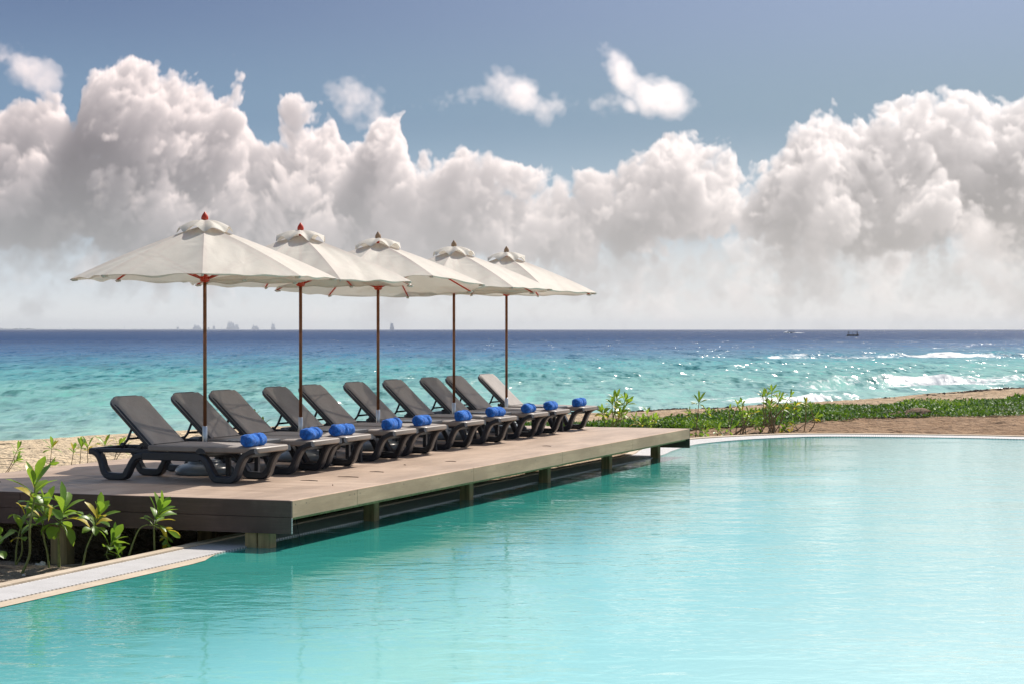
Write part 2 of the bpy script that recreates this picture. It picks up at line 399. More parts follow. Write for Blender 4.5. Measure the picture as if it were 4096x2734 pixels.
def coping_mat():
    m, q, b, o = mat('sandstone_coping'); P_ = wpos(q)
    n = q.noise(P_, 3.0, 5, 0.6); n2 = q.noise(P_, 30, 4)
    c = q.mix(q.ss(n, 0.3, 0.7), (0.50, 0.40, 0.285, 1), (0.62, 0.51, 0.38, 1))
    c = q.mix(q.ss(n2, 0.58, 0.7, 0, 0.4), c, (0.30, 0.22, 0.15, 1))
    setp(q, b, col=c, rough=0.75); bump(q, b, n2, 0.003); return m
M['coping'] = coping_mat()
def grate_mat():
    m, q, b, o = mat('white_slatted_grate'); uv = q.n('ShaderNodeUVMap'); uv.uv_map = 'uv'
    u, v, _ = q.sep(E(q, uv.outputs[0])); f = q.m('FRACT', u/0.036)
    gap = q.ss(q.m('ABSOLUTE', f-0.5), 0.30, 0.40)*q.ss(v, 0.05, 0.06)*q.ss(v, 0.95, 0.94)
    edge = q.ss(q.m('ABSOLUTE', v-0.5), 0.455, 0.475)*q.ss(q.m('ABSOLUTE', q.m('FRACT', u/0.052)-0.5), 0.2, 0.3)
    n = q.noise(wpos(q), 5, 4)
    c = q.mix(q.ss(n, 0.3, 0.7), (0.62, 0.60, 0.58, 1), (0.70, 0.68, 0.66, 1))
    c = q.mix(gap*0.85, c, (0.30, 0.28, 0.27, 1)); c = q.mix(edge*0.6, c, (0.10, 0.09, 0.08, 1))
    setp(q, b, col=c, rough=0.55); bump(q, b, gap*-1.0, 0.004); return m
M['grate'] = grate_mat()

def pool_mat():
    m, q, b, o = mat('pool_water'); P_ = wpos(q); x, y, z = q.sep(P_)
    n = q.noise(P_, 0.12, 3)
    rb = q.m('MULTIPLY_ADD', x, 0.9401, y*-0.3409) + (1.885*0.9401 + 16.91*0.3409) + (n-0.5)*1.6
    # base colour carries the deck's dark reflection, then the pale sky's farther out
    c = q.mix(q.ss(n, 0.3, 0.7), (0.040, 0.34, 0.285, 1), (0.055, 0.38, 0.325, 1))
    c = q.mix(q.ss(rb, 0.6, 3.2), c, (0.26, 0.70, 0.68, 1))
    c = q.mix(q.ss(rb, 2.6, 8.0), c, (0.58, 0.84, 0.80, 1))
    setp(q, b, col=c, rough=0.02, ior=1.42)
    # wind ripples, finer towards the camera, calmer far away and in the lee of the deck
    calm = q.ss(q.noise(q.vm('MULTIPLY', P_, (0.25, 0.5, 1)), 1.0, 3), 0.30, 0.68, 0.35, 1.25)
    Pr = q.vm('MULTIPLY', P_, (0.8, 1.15, 1.0))
    w = q.noise(Pr, 3.6, 2, 0.5, dist=0.6)*1.0 + q.noise(Pr, 9.5, 3, 0.55, dist=0.4)*0.46
    w = w*calm + q.noise(P_, 0.8, 2)*1.2
    bump(q, b, w, 0.0074, 1.0); return m
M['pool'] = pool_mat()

def sea_mat():
    m, q, b, o = mat('sea_water'); P_ = wpos(q); x, y, z = q.sep(P_)
    d = q.m('MULTIPLY_ADD', x, -0.72, y)             # distance out from the slanting shoreline
    n = q.noise(q.vm('MULTIPLY', P_, (0.012, 0.03, 1)), 1.0, 5, 0.6)
    n2 = q.noise(q.vm('MULTIPLY', P_, (0.05, 0.16, 1)), 1.0, 5, 0.6)
    ld = q.m('LOGARITHM', q.m('MAXIMUM', d, 20.0), 10.0) + (n-0.5)*0.26 + (n2-0.5)*0.10
    c = q.ramp(q.ss(ld, 1.5, 3.5, kind='LINEAR'), [
        (0.00, (0.36, 0.50, 0.41, 1)), (0.11, (0.27, 0.45, 0.39, 1)), (0.20, (0.18, 0.39, 0.36, 1)), (0.27, (0.12, 0.345, 0.31, 1)),
        (0.34, (0.050, 0.27, 0.29, 1)), (0.40, (0.022, 0.165, 0.255, 1)), (0.48, (0.008, 0.090, 0.215, 1)), (0.62, (0.003, 0.040, 0.13, 1)), (1.0, (0.002, 0.030, 0.11, 1))])
    fa = q.n('ShaderNodeAttribute', attribute_name='foam'); foam = E(q, fa.outputs['Fac'])
    fn = q.noise(P_, 2.2, 6, 0.7); fm = q.ss(foam + (fn-0.5)*2.0, 0.42, 0.85)
    c = q.mix(fm, c, (0.86, 0.87, 0.86, 1))
    rg = q.ss(fm, 0, 1, 0.10, 0.7)
    setp(q, b, col=c, rough=0.9, spec=0.0)
    # wave facets: slopes given straight to the normal so that they do not fade with distance
    def slope(v, sc, det, k):
        nd = q.n('ShaderNodeTexNoise'); q.put(nd.inputs['Vector'], v); nd.inputs['Scale'].default_value = sc
        nd.inputs['Detail'].default_value = det; nd.inputs['Roughness'].default_value = 0.6
        c_ = q.vm('SUBTRACT', E(q, nd.outputs['Color']), (0.5, 0.5, 0.5)); return q.vm('MULTIPLY', c_, (k, k, 0.0))
    far_ = q.ss(y, 150.0, 700.0); near = q.ss(y, 130.0, 40.0); mid = q.ss(y, 500.0, 90.0)
    s1 = slope(q.vm('MULTIPLY', P_, (0.75, 1.1, 1)), 1.4, 4, 1.0)
    s2 = slope(q.vm('MULTIPLY', P_, (1.6, 0.30, 1)), 1.3, 3, 2.0)
    s3 = slope(q.vm('MULTIPLY', P_, (0.40, 0.035, 1)), 1.0, 4, 1.9)
    sl_ = q.vm('ADD', s1, q.vm('ADD', s2, s3))
    nn = q.vm('NORMALIZE', q.vm('ADD', E(q, q.n('ShaderNodeNewGeometry').outputs['Normal']), sl_))
    q.put(b.inputs['Normal'], nn)
    # rough water hides and tilts its own facets: grazing reflectance stays well below a mirror's
    fr = q.n('ShaderNodeFresnel'); fr.inputs[0].default_value = 1.33; q.put(fr.inputs[1], nn)
    fac = q.m('MINIMUM', E(q, fr.outputs[0]), q.ss(far_, 0, 1, 0.27, 0.13))*q.ss(fm, 0, 1, 1.0, 0.15)
    gs = q.n('ShaderNodeBsdfGlossy'); gs.inputs[0].default_value = (1, 1, 1, 1); gs.inputs['Roughness'].default_value = 0.19; q.put(gs.inputs['Normal'], nn)
    mx = q.n('ShaderNodeMixShader'); q.put(mx.inputs[0], fac); q.nt.links.new(b.outputs[0], mx.inputs[1]); q.nt.links.new(gs.outputs[0], mx.inputs[2])
    q.nt.links.new(mx.outputs[0], o.inputs[0])
    return m
M['sea'] = sea_mat()
M['ship_white'] = m_simple('pale_hazed_ship_paint', (0.62, 0.66, 0.72), 0.6)  # pale blue of the distant haze put into the ships' colour
M['ship_blue'] = m_simple('blue_grey_hazed_paint', (0.40, 0.47, 0.57), 0.6)  # haze blue put into the colour of funnels, masts and far buildings
M['boat_dark'] = m_simple('dark_boat_paint', (0.02, 0.025, 0.045), 0.4)
M['boat_white'] = m_simple('white_boat_paint', (0.7, 0.7, 0.68), 0.4)
M['blue_canvas'] = m_simple('blue_boat_canvas', (0.03, 0.16, 0.34), 0.7)
M['cloth_dark'] = m_simple('dark_clothing', (0.02, 0.02, 0.035), 0.9)
M['foam'] = m_simple('white_spray', (0.85, 0.85, 0.84), 0.8)
M['coast'] = m_simple('distant_coast', (0.20, 0.27, 0.30), 0.9)

# ------------------------------------------------------------------ object helpers
COL = SC.collection
def tag(o, label=None, cat=None, group=None, kind=None):
    for k, v in (('label', label), ('category', cat), ('group', group), ('kind', kind)):
        if v: o[k] = v
    return o
def empty(name, loc=(0, 0, 0), rz=0.0, **kw):
    o = bpy.data.objects.new(name, None); COL.objects.link(o); o.location = loc; o.rotation_euler = (0, 0, rz)
    o.empty_display_size = 0.1
    return tag(o, **kw)
class MB:
    """mesh builder: collects vertices and faces for ONE mesh object"""
    def __init__(s): s.v = []; s.f = []; s.sm = []
    def add(s, vs, fs, smooth=False):
        k = len(s.v); s.v += [tuple(map(float, v)) for v in vs]
        for f in fs: s.f.append(tuple(i+k for i in f)); s.sm.append(smooth)
    def box(s, x0, x1, y0, y1, z0, z1, c=0.004):
        """box with chamfered edges"""
        c = min(c, (x1-x0)*0.3, (y1-y0)*0.3, (z1-z0)*0.3)
        bm = bmesh.new(); bmesh.ops.create_cube(bm, size=1.0)
        for v in bm.verts: v.co = Vector((x0+(v.co.x+.5)*(x1-x0), y0+(v.co.y+.5)*(y1-y0), z0+(v.co.z+.5)*(z1-z0)))
        if c > 0: bmesh.ops.bevel(bm, geom=bm.edges[:], offset=c, segments=1, affect='EDGES')
        bm.verts.index_update(); s.add([v.co for v in bm.verts], [[v.index for v in f.verts] for f in bm.faces]); bm.free(); return s
    def tube(s, pts, r, n=8, cap=True):
        pts = [Vector(p) for p in pts]; rs = r if isinstance(r, (list, tuple)) else [r]*len(pts)
        vs = []; fs = []; up = None
        for i, p in enumerate(pts):
            t = (pts[min(i+1, len(pts)-1)] - pts[max(i-1, 0)]).normalized()
            if up is None: up = Vector((0, 0, 1)) if abs(t.z) < 0.9 else Vector((1, 0, 0))
            a = t.cross(up).normalized(); b_ = t.cross(a).normalized(); up = -b_ if False else up
            for k in range(n):
                w = 2*PI*k/n; vs.append(p + (a*math.cos(w) + b_*math.sin(w))*rs[i])
        for i in range(len(pts)-1):
            for k in range(n):
                fs.append((i*n+k, i*n+(k+1) % n, (i+1)*n+(k+1) % n, (i+1)*n+k))
        if cap: fs.append(tuple(range(n-1, -1, -1))); fs.append(tuple((len(pts)-1)*n+k for k in range(n)))
        s.add(vs, fs, True); return s
    def lathe(s, prof_, n=32, loc=(0, 0, 0)):
        vs = []; fs = []; m_ = len(prof_)
        for k in range(n):
            a = 2*PI*k/n
            for r, z in prof_: vs.append((loc[0]+r*math.cos(a), loc[1]+r*math.sin(a), loc[2]+z))
        for k in range(n):
            for i in range(m_-1): fs.append((k*m_+i, ((k+1) % n)*m_+i, ((k+1) % n)*m_+i+1, k*m_+i+1))
        s.add(vs, fs, True); return s
    def sweep(s, path, hw, x0, x1, c=0.008):
        """a flat bar following a path in the y-z plane; hw = half width in the plane, from x0 to x1 across"""
        n = len(path); hw = hw if isinstance(hw, (list, tuple)) else [hw]*n; vs = []; fs = []
        for i, (y, z) in enumerate(path):
            a = path[max(i-1, 0)]; b_ = path[min(i+1, n-1)]; ty, tz = b_[0]-a[0], b_[1]-a[1]; l = math.hypot(ty, tz) or 1
            ny, nz = -tz/l, ty/l; h = hw[i]
            for xx, k in ((x0+c, -h), (x1-c, -h), (x1, -h+c), (x1, h-c), (x1-c, h), (x0+c, h), (x0, h-c), (x0, -h+c)):
                vs.append((xx, y+ny*k, z+nz*k))
        for i in range(n-1):
            for k in range(8): fs.append((i*8+k, i*8+(k+1) % 8, (i+1)*8+(k+1) % 8, (i+1)*8+k))
        fs.append(tuple(range(7, -1, -1))); fs.append(tuple((n-1)*8+k for k in range(8)))
        s.add(vs, fs, False); return s
    def build(s, name, m, parent=None, smooth=None, auto=None):
        me = bpy.data.meshes.new(name); me.from_pydata(s.v, [], s.f); me.materials.append(m)
        sm = s.sm if smooth is None else [smooth]*len(s.f)
        me.polygons.foreach_set('use_smooth', sm)
        bm = bmesh.new(); bm.from_mesh(me); bmesh.ops.recalc_face_normals(bm, faces=bm.faces[:]); bm.to_mesh(me); bm.free()
        if auto is not None:
            me.polygons.foreach_set('use_smooth', [True]*len(me.polygons)); me.set_sharp_from_angle(angle=math.radians(auto))
        o = bpy.data.objects.new(name, me); COL.objects.link(o)
        if parent is not None: o.parent = parent
        return o
def catmull(pts, k=6):
    out = []; P4 = [pts[0]]+list(pts)+[pts[-1]]
    for i in range(1, len(P4)-2):
        for j in range(k):
            t = j/k; a, b_, c, d = P4[i-1], P4[i], P4[i+1], P4[i+2]
            out.append(tuple(0.5*((2*b_[q])+(-a[q]+c[q])*t+(2*a[q]-5*b_[q]+4*c[q]-d[q])*t*t+(-a[q]+3*b_[q]-3*c[q]+d[q])*t**3) for q in range(len(b_))))
    out.append(tuple(pts[-1])); return out
def grid_mesh(name, V, nu, nv, m, kind=None, attr=None, smooth=True):
    me = bpy.data.meshes.new(name); idx = np.arange(nu*nv).reshape(nv, nu)
    F = np.stack([idx[:-1, :-1], idx[:-1, 1:], idx[1:, 1:], idx[1:, :-1]], -1).reshape(-1, 4)
    me.vertices.add(nu*nv); me.vertices.foreach_set('co', V.astype(np.float32).ravel())
    me.loops.add(F.size); me.loops.foreach_set('vertex_index', F.ravel().astype(np.int32))
    me.polygons.add(len(F)); me.polygons.foreach_set('loop_start', np.arange(0, F.size, 4, dtype=np.int32))
    me.polygons.foreach_set('use_smooth', np.ones(len(F), bool)) if smooth else None
    me.update(calc_edges=True); me.materials.append(m)
    if attr:
        for k, a in attr.items():
            at = me.attributes.new(k, 'FLOAT', 'POINT'); at.data.foreach_set('value', a.astype(np.float32).ravel())
    o = bpy.data.objects.new(name, me); COL.objects.link(o)
    if kind: o['kind'] = kind
    return o
def fbm2(X, Y, f0, octs, seed, gain=0.5):
    """smooth value noise on arrays, about -1..1"""
    r = np.random.default_rng(seed); out = np.zeros_like(X, dtype=np.float64); a = 1.0; f = f0
    for o_ in range(octs):
        T = r.random((256, 256))*2-1; x = X*f + 17.3*o_; y = Y*f + 5.1*o_
        i = np.floor(x).astype(int); j = np.floor(y).astype(int); u = x-i; v = y-j
        u = u*u*(3-2*u); v = v*v*(3-2*v)
        g0 = lambda a_, b_: T[a_ & 255, b_ & 255]
        out += a*((g0(i, j)*(1-u)+g0(i+1, j)*u)*(1-v) + (g0(i, j+1)*(1-u)+g0(i+1, j+1)*u)*v)
        a *= gain; f *= 2.03
    return out

# ------------------------------------------------------------------ layout frame of the deck: a = along the pool, b = away from it
C0 = Vector((-1.885, 16.91, 0)); D1 = Vector((0.3409, 0.9401, 0)); DN = Vector((-0.9401, 0.3409, 0))
RZ = math.atan2(0.9401, 0.3409); DECK_Z = 0.415; SEA_Z = -1.0
def ab(a, b_, z=0.0): v = C0 + D1*a + DN*b_; return Vector((v.x, v.y, z))
def sstep(x, lo, hi):
    t = np.clip((x-lo)/(hi-lo), 0, 1); return t*t*(3-2*t)

# pool outline (inner edge of the grating), world metres
rim_ab = [(-22, .42), (-12, .42), (-6, .40), (-3.6, .39), (-1, .40), (1, .44), (4, .45), (7.5, .465), (10.2, .455), (13.0, .42)]
rim = [ab(*p)[:2] for p in rim_ab] + [(2.45, 30.5), (2.80, 31.75), (3.12, 32.5), (3.8, 33.5), (4.71, 34.3), (5.6, 34.62), (7.33, 34.30), (8.67, 33.75), (10.6, 32.4), (12.6, 30.2), (14.0, 27.2), (14.6, 23.5), (14.6, 16), (14.6, 4), (14.6, -6)]
rim = np.array(catmull([tuple(p) for p in rim], 10))
seg = np.diff(rim, axis=0); sl = np.hypot(seg[:, 0], seg[:, 1]); S_ = np.concatenate([[0], np.cumsum(sl)])
tn = np.gradient(rim, axis=0); tn /= np.hypot(tn[:, 0], tn[:, 1])[:, None]; nrm = np.stack([-tn[:, 1], tn[:, 0]], 1)   # outward = left of travel
rim_t = np.clip((rim[:, 1]-29.0)/4.5, 0, 1)*(rim[:, 0] > 0)
def strip(name, o0, o1, z, m, skirt=0.0, kind='structure', i0=0, i1=None):
    i1 = i1 or len(rim); vs = []; fs = []; uvs = []
    for i in range(i0, i1):
        a = rim[i] + nrm[i]*o0[i]; b_ = rim[i] + nrm[i]*o1[i]
        row = [(a[0], a[1], z-skirt, -.02), (a[0], a[1], z, 0), (b_[0], b_[1], z, 1), (b_[0], b_[1], z-skirt, 1.02)] if skirt else [(a[0], a[1], z, 0), (b_[0], b_[1], z, 1)]
        for r_ in row: vs.append(r_[:3]); uvs.append((S_[i], r_[3]))
    w = 4 if skirt else 2
    for i in range(i1-i0-1):
        for k in range(w-1): fs.append((i*w+k, (i+1)*w+k, (i+1)*w+k+1, i*w+k+1))
    me = bpy.data.meshes.new(name); me.from_pydata(vs, [], fs); me.materials.append(m)
    uv = me.uv_layers.new(name='uv')
    for l in me.loops: uv.data[l.index].uv = uvs[l.vertex_index]
    bm = bmesh.new(); bm.from_mesh(me); bmesh.ops.recalc_face_normals(bm, faces=bm.faces[:]); bm.to_mesh(me); bm.free()
    o = bpy.data.objects.new(name, me); COL.objects.link(o); o['kind'] = kind; return o
L_ = len(rim); z0 = np.zeros(L_)
strip('pool_grate', z0 + 0.0, 0.40 + 0.28*rim_t, 0.012, M['grate'], 0.05)
strip('pool_coping', 0.403 + 0.28*rim_t, 0.505 + 0.36*rim_t, 0.026, M['coping'], 0.12)
# submerged sandstone ledge, its shape cut off where the deck's shadow begins
lw = np.array([0.15*float(sstep(-((Vector((p[0], p[1], 0))-C0).dot(D1)), 0.50, 1.15)) if p[1] < 25 else 0.0 for p in rim])
i_end = int(np.argmax(lw <= 1e-4))
strip('pool_ledge', -lw-0.001, z0-0.001, 0.004, M['coping'], 0.0, i0=0, i1=i_end+1)
# far part: pale ledge between water and grating
fw = 0.10*rim_t; 
# water
me = bpy.data.meshes.new('pool_water')
me.from_pydata([(p[0]+q_[0]*0.01, p[1]+q_[1]*0.01, 0.0) for p, q_ in zip(rim, nrm)], [], [tuple(range(L_))])
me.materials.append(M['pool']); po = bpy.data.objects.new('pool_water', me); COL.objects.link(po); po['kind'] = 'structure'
bm = bmesh.new(); bm.from_mesh(me); bm.faces.ensure_lookup_table()
if bm.faces[0].normal.z < 0: bmesh.ops.reverse_faces(bm, faces=bm.faces[:])
bmesh.ops.triangulate(bm, faces=bm.faces[:]); bm.to_mesh(me); bm.free()

# ------------------------------------------------------------------ ground
def in_pool(X, Y):
    """signed distance to the pool outline, negative inside"""
    Q = rim[::3]; A = Q[:-1]; B = Q[1:]; best = np.full(X.shape, 1e9); sgn = np.zeros(X.shape)
    for a, b_ in zip(A, B):
        e = b_-a; l2 = e@e; t = np.clip(((X-a[0])*e[0]+(Y-a[1])*e[1])/l2, 0, 1)
        dx_, dy_ = X-(a[0]+t*e[0]), Y-(a[1]+t*e[1]); d = np.hypot(dx_, dy_); c = e[0]*dy_-e[1]*dx_
        m_ = d < best; best = np.where(m_, d, best); sgn = np.where(m_, np.sign(c), sgn)
    return best*sgn
CX = [-60, -40, -20, -9.1, -7.6, -3, 2, 5, 8.4, 11.9, 17.8, 30, 45, 80, 120]
CY = [5, 16, 29, 36.2, 38.2, 43.6, 48.2, 51.3, 56.1, 61, 69, 84, 102, 142, 190]
def ground_z(X, Y, detail=True):
    X = np.asarray(X, float); Y = np.asarray(Y, float)
    ps = in_pool(X, Y)
    ra = (X-C0.x)*D1.x + (Y-C0.y)*D1.y; rb = (X-C0.x)*DN.x + (Y-C0.y)*DN.y
    z = -0.10 + 0.035*fbm2(X, Y, 0.18, 3, 3)
    z = z - (0.10 + 0.19*sstep(ra, -0.3, 0.8))*sstep(rb, 0.9, 1.8)*sstep(-ra, -14, -12.5)*sstep(-rb, -4.0, -3.2)
    z = z + 0.30*sstep(rb, 3.3, 4.1)*sstep(-rb, -9.0, -4.6)*sstep(-ra, -14.5, -12.5)*sstep(ra, -8, -5)
    z += 0.05*sstep(Y, 36, 44)*sstep(X, 2, 8)*sstep(-Y, -52, -46)
    cr = np.interp(X, CX, CY) + 0.8*fbm2(X, X*0+3.3, 0.10, 3, 8) + 0.15*fbm2(X, X*0+1.3, 0.9, 2, 9)
    over = Y - cr
    z = z - 0.16*np.clip(over, 0, 8) - 0.05*sstep(over, -6, 0)
    if detail:
        rough = 0.026*fbm2(X, Y*1.3, 1.5, 4, 21, 0.6) + 0.018*np.abs(fbm2(X, Y, 2.7, 2, 22))
        z += rough*sstep(ps, 0.5, 1.4)*(0.35+0.65*sstep(-over, 0, 2))
    z = np.where(ps < 0.22, -0.75, np.minimum(z, np.where(ps < 1.0, -0.02, 9)))
    return z
gx = np.concatenate([np.linspace(-60, -14, 60)[:-1], np.linspace(-14, 22, 260), np.linspace(22, 120, 120)[1:]])
gy = np.concatenate([np.linspace(-30, 14, 40)[:-1], np.linspace(14, 72, 420), np.linspace(72, 200, 110)[1:]])
GX, GY = np.meshgrid(gx, gy); GZ = ground_z(GX, GY)
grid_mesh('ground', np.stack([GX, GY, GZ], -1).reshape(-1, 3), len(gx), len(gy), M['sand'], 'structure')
def gz(x, y): return float(ground_z(np.array([[x]]), np.array([[y]]), False)[0, 0])

# ------------------------------------------------------------------ sea
sr = np.random.default_rng(3)
HS = CAM_H - SEA_Z
ys_ = [22.0]
while ys_[-1] < 20000:
    Yk = ys_[-1]; ys_.append(Yk + max(0.16, Yk*Yk/(1991.0*HS)*0.55))
ys_ = np.array(ys_); nxs = 900
us = np.linspace(-0.50, 0.62, nxs)
SY = np.repeat(ys_[:, None], nxs, 1); SX = us[None, :]*(SY + 12.0)
dY = np.gradient(ys_)[:, None]
SZ = np.zeros_like(SX); 
wdir0 = math.atan2(-0.80, 0.45)                        # travelling towards the beach
for k in range(64):
    lam = 0.9*(11.0/0.9)**sr.random(); th = wdir0 + sr.normal()*0.55; ph = sr.random()*2*PI
    kk = 2*PI/lam; amp = 0.0052*lam**0.85
    res = np.maximum(dY*abs(math.sin(th)), (us[1]-us[0])*SY*abs(math.cos(th)))
    fade = np.clip(1.6 - res*3.2/lam, 0, 1)
    arg = kk*(SX*math.cos(th)+SY*math.sin(th)) + ph + 0.8*np.sin(0.05*SX+k)
    SZ += amp*fade*(np.sin(arg) + 0.25*np.cos(2*arg))
SZ *= (0.75 + 0.35*fbm2(SX, SY, 0.05, 2, 4))
crest = np.interp(SX, CX, CY)
# breakers: a rolling crest off the right-hand beach and thin far crests
foam = np.zeros_like(SX)
def breaker(xs, yc, h, w, lo, hi, f, seed):
    global SZ, foam
    yl = np.interp(SX, xs, yc) + 1.3*fbm2(SX, SX*0+seed, 0.22, 3, seed)
    ok = sstep(SX, lo, lo+2.5)*sstep(-SX, -hi, -hi+2.5)
    t = (SY-yl)/w
    SZ += h*ok*np.exp(-np.where(t < 0, (t*2.2)**2, (t*0.8)**2))*(0.8+0.3*fbm2(SX, SY, 0.5, 3, seed+1))
    foam = np.maximum(foam, ok*f*np.exp(-np.where(t < 0, (t*0.55)**2, (t*2.0)**2))*(0.75+0.6*fbm2(SX, SY*0.6, 0.28, 3, seed+2)))
breaker([0, 15, 22, 29, 50], [92, 99.5, 105, 111, 131], 0.55, 1.5, 13.0, 60.0, 1.2, 31)
breaker([0, 15, 22, 29, 50], [88, 95.5, 101, 107, 128], 0.10, 1.0, 21.0, 60.0, 0.85, 35)
breaker([5, 12, 20], [75, 81.5, 90], 0.30, 0.9, 6.8, 14.5, 1.2, 41)
breaker([-2, 4, 10], [66, 71.5, 77], 0.08, 0.7, 1.5, 10.0, 0.8, 44)
breaker([20, 40, 70], [198, 207, 222], 0.50, 2.6, 24.0, 90.0, 1.5, 51)
breaker([8, 20, 40], [186, 196, 210], 0.2, 1.6, 9.0, 30.0, 0.6, 55)
swash = SY - crest*1.0
foam = np.maximum(foam, 0.62*np.exp(-((SY-(crest*1.43+0.6*fbm2(SX, SY, .2, 3, 61)))/1.3)**2)*sstep(SX, 0, 10))
grid_mesh('sea', np.stack([SX, SY, SZ+SEA_Z], -1).reshape(-1, 3), nxs, len(ys_), M['sea'], 'structure', {'foam': foam})

# ------------------------------------------------------------------ deck
DA, DB = 13.12, 4.2
deck = empty('deck', (C0.x, C0.y, 0), RZ, label='long low deck with brown fascia boards standing at the edge of the pool', cat='deck')
MB().box(0.004, DA-0.004, 0.004, DB, DECK_Z-0.026, DECK_Z, 0.003).build('deck_boards', M['boards'], deck)
j = [0.0, 1.33, 4.29, 7.23, 10.18, DA]
for k in range(5):
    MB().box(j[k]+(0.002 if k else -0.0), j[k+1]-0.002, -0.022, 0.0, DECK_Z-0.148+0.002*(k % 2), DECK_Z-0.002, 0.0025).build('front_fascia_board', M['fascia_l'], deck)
for (b0, b1) in ((-0.022, 2.665), (2.669, DB)):
    for (zz0, zz1) in ((DECK_Z-0.142, DECK_Z-0.002), (DECK_Z-0.285, DECK_Z-0.1445)):
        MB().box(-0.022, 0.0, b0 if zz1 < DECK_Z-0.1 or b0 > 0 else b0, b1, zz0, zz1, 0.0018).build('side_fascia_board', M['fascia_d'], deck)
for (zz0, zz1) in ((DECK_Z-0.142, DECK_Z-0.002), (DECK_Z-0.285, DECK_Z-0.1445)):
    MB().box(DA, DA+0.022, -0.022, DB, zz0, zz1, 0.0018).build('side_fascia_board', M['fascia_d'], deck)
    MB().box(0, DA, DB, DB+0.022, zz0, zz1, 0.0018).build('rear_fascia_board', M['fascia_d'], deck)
# open hollow end of the lower side board: pale strip with round holes
hb = MB().box(-0.020, -0.003, -0.0245, -0.0225, DECK_Z-0.283, DECK_Z-0.150, 0.0005).build('board_end', M['boat_white'], deck)
hh = MB()
for k in range(9):
    zc = DECK_Z-0.276+k*0.0149
    vs = [(-0.0115+0.0052*math.cos(t*PI/4), -0.0252, zc+0.0052*math.sin(t*PI/4)) for t in range(8)]
    vs += [(v[0], -0.0247, v[2]) for v in vs]
    hh.add(vs, [tuple(range(8))]+[(t, (t+1) % 8, 8+(t+1) % 8, 8+t) for t in range(8)])
hh.build('core_hole', M['wire'], hb)
MB().box(0.003, 0.04, 0.08, DB-0.01, DECK_Z-0.27, DECK_Z-0.03, 0.002).build('joist', M['fascia_d'], deck)  # backing added behind the side fascia to block light through its gap
MB().box(0.045, DA-0.02, 0.03, 0.075, DECK_Z-0.175, DECK_Z-0.03, 0.003).build('edge_beam', M['post'], deck)
for bb in (1.4, 2.8, 4.05):
    MB().box(0.02, DA-0.02, bb, bb+0.045, DECK_Z-0.175, DECK_Z-0.03, 0.003).build('joist', M['post'], deck)
MB().box(0.01, 0.14, 0.20, 0.315, -0.4, DECK_Z-0.03, 0.006).build('support_post', M['post'], deck)
MB().box(0.015, 0.145, 0.325, 0.44, -0.4, DECK_Z-0.03, 0.006).build('support_post', M['post'], deck)
for aa in (2.63, 5.2, 7.84, 10.4, 12.8):
    MB().box(aa-0.12, aa, 0.33, 0.45, -0.4, DECK_Z-0.03, 0.006).build('support_post', M['post'], deck)
for aa in (0.02, 2.7, 5.3, 7.9, 10.5, 12.7):
    MB().box(aa+0.06, aa+0.19, 2.25, 2.42, -0.6, DECK_Z-0.03, 0.006).build('support_post', M['post'], deck)
    MB().box(aa+0.06, aa+0.19, 3.9, 4.02, -0.6, DECK_Z-0.03, 0.006).build('support_post', M['post'], deck)
sr2 = random.Random(3); scw = MB()
for k in range(len(j)-1):
    for aa in (j[k]+0.06, j[k+1]-0.06, (j[k]+j[k+1])/2-0.4, (j[k]+j[k+1])/2+0.5):
        z_ = DECK_Z-0.035-sr2.uniform(0, .012)
        scw = MB(); scw.add([(aa+0.006*math.cos(t*PI/3), -0.0232, z_+0.006*math.sin(t*PI/3)) for t in range(6)], [tuple(range(6))]); scw.build('screw', M['wire'], deck)
for k, (aa, bb, ll, an) in enumerate([(2.05, .72, .19, 1.5), (2.62, .55, .22, 1.62), (3.35, .60, .16, 1.5), (0.9, 3.5, .16, 1.4), (1.6, 0.35, .06, .4), (5.1, .5, .12, 1.7), (4.4, .8, .05, .9), (8.2, .45, .12, 1.5)]):
    tw_ = MB().tube([(0, 0, .003), (ll*.5*math.cos(an), ll*.5*math.sin(an)+.004, .006), (ll*math.cos(an), ll*math.sin(an), .003)], [.0035, .004, .002], 5).build('twig', M['twig'])
    tw_.location = ab(aa, bb, DECK_Z); tw_.rotation_euler = (0, 0, RZ)
    tag(tw_, 'thin dry brown twig lying on the deck boards', 'twig', 'dry twigs scattered on the deck')
cw = MB().tube([ab(0.35, .12, DECK_Z-0.17), ab(0.36, .10, 0.12), ab(0.35, .08, 0.03), ab(0.30, .03, -0.02)], 0.003, 6).build('cable', M['wire'])
tag(cw, 'thin black cable hanging from the near corner of the deck into the pool', 'cable')

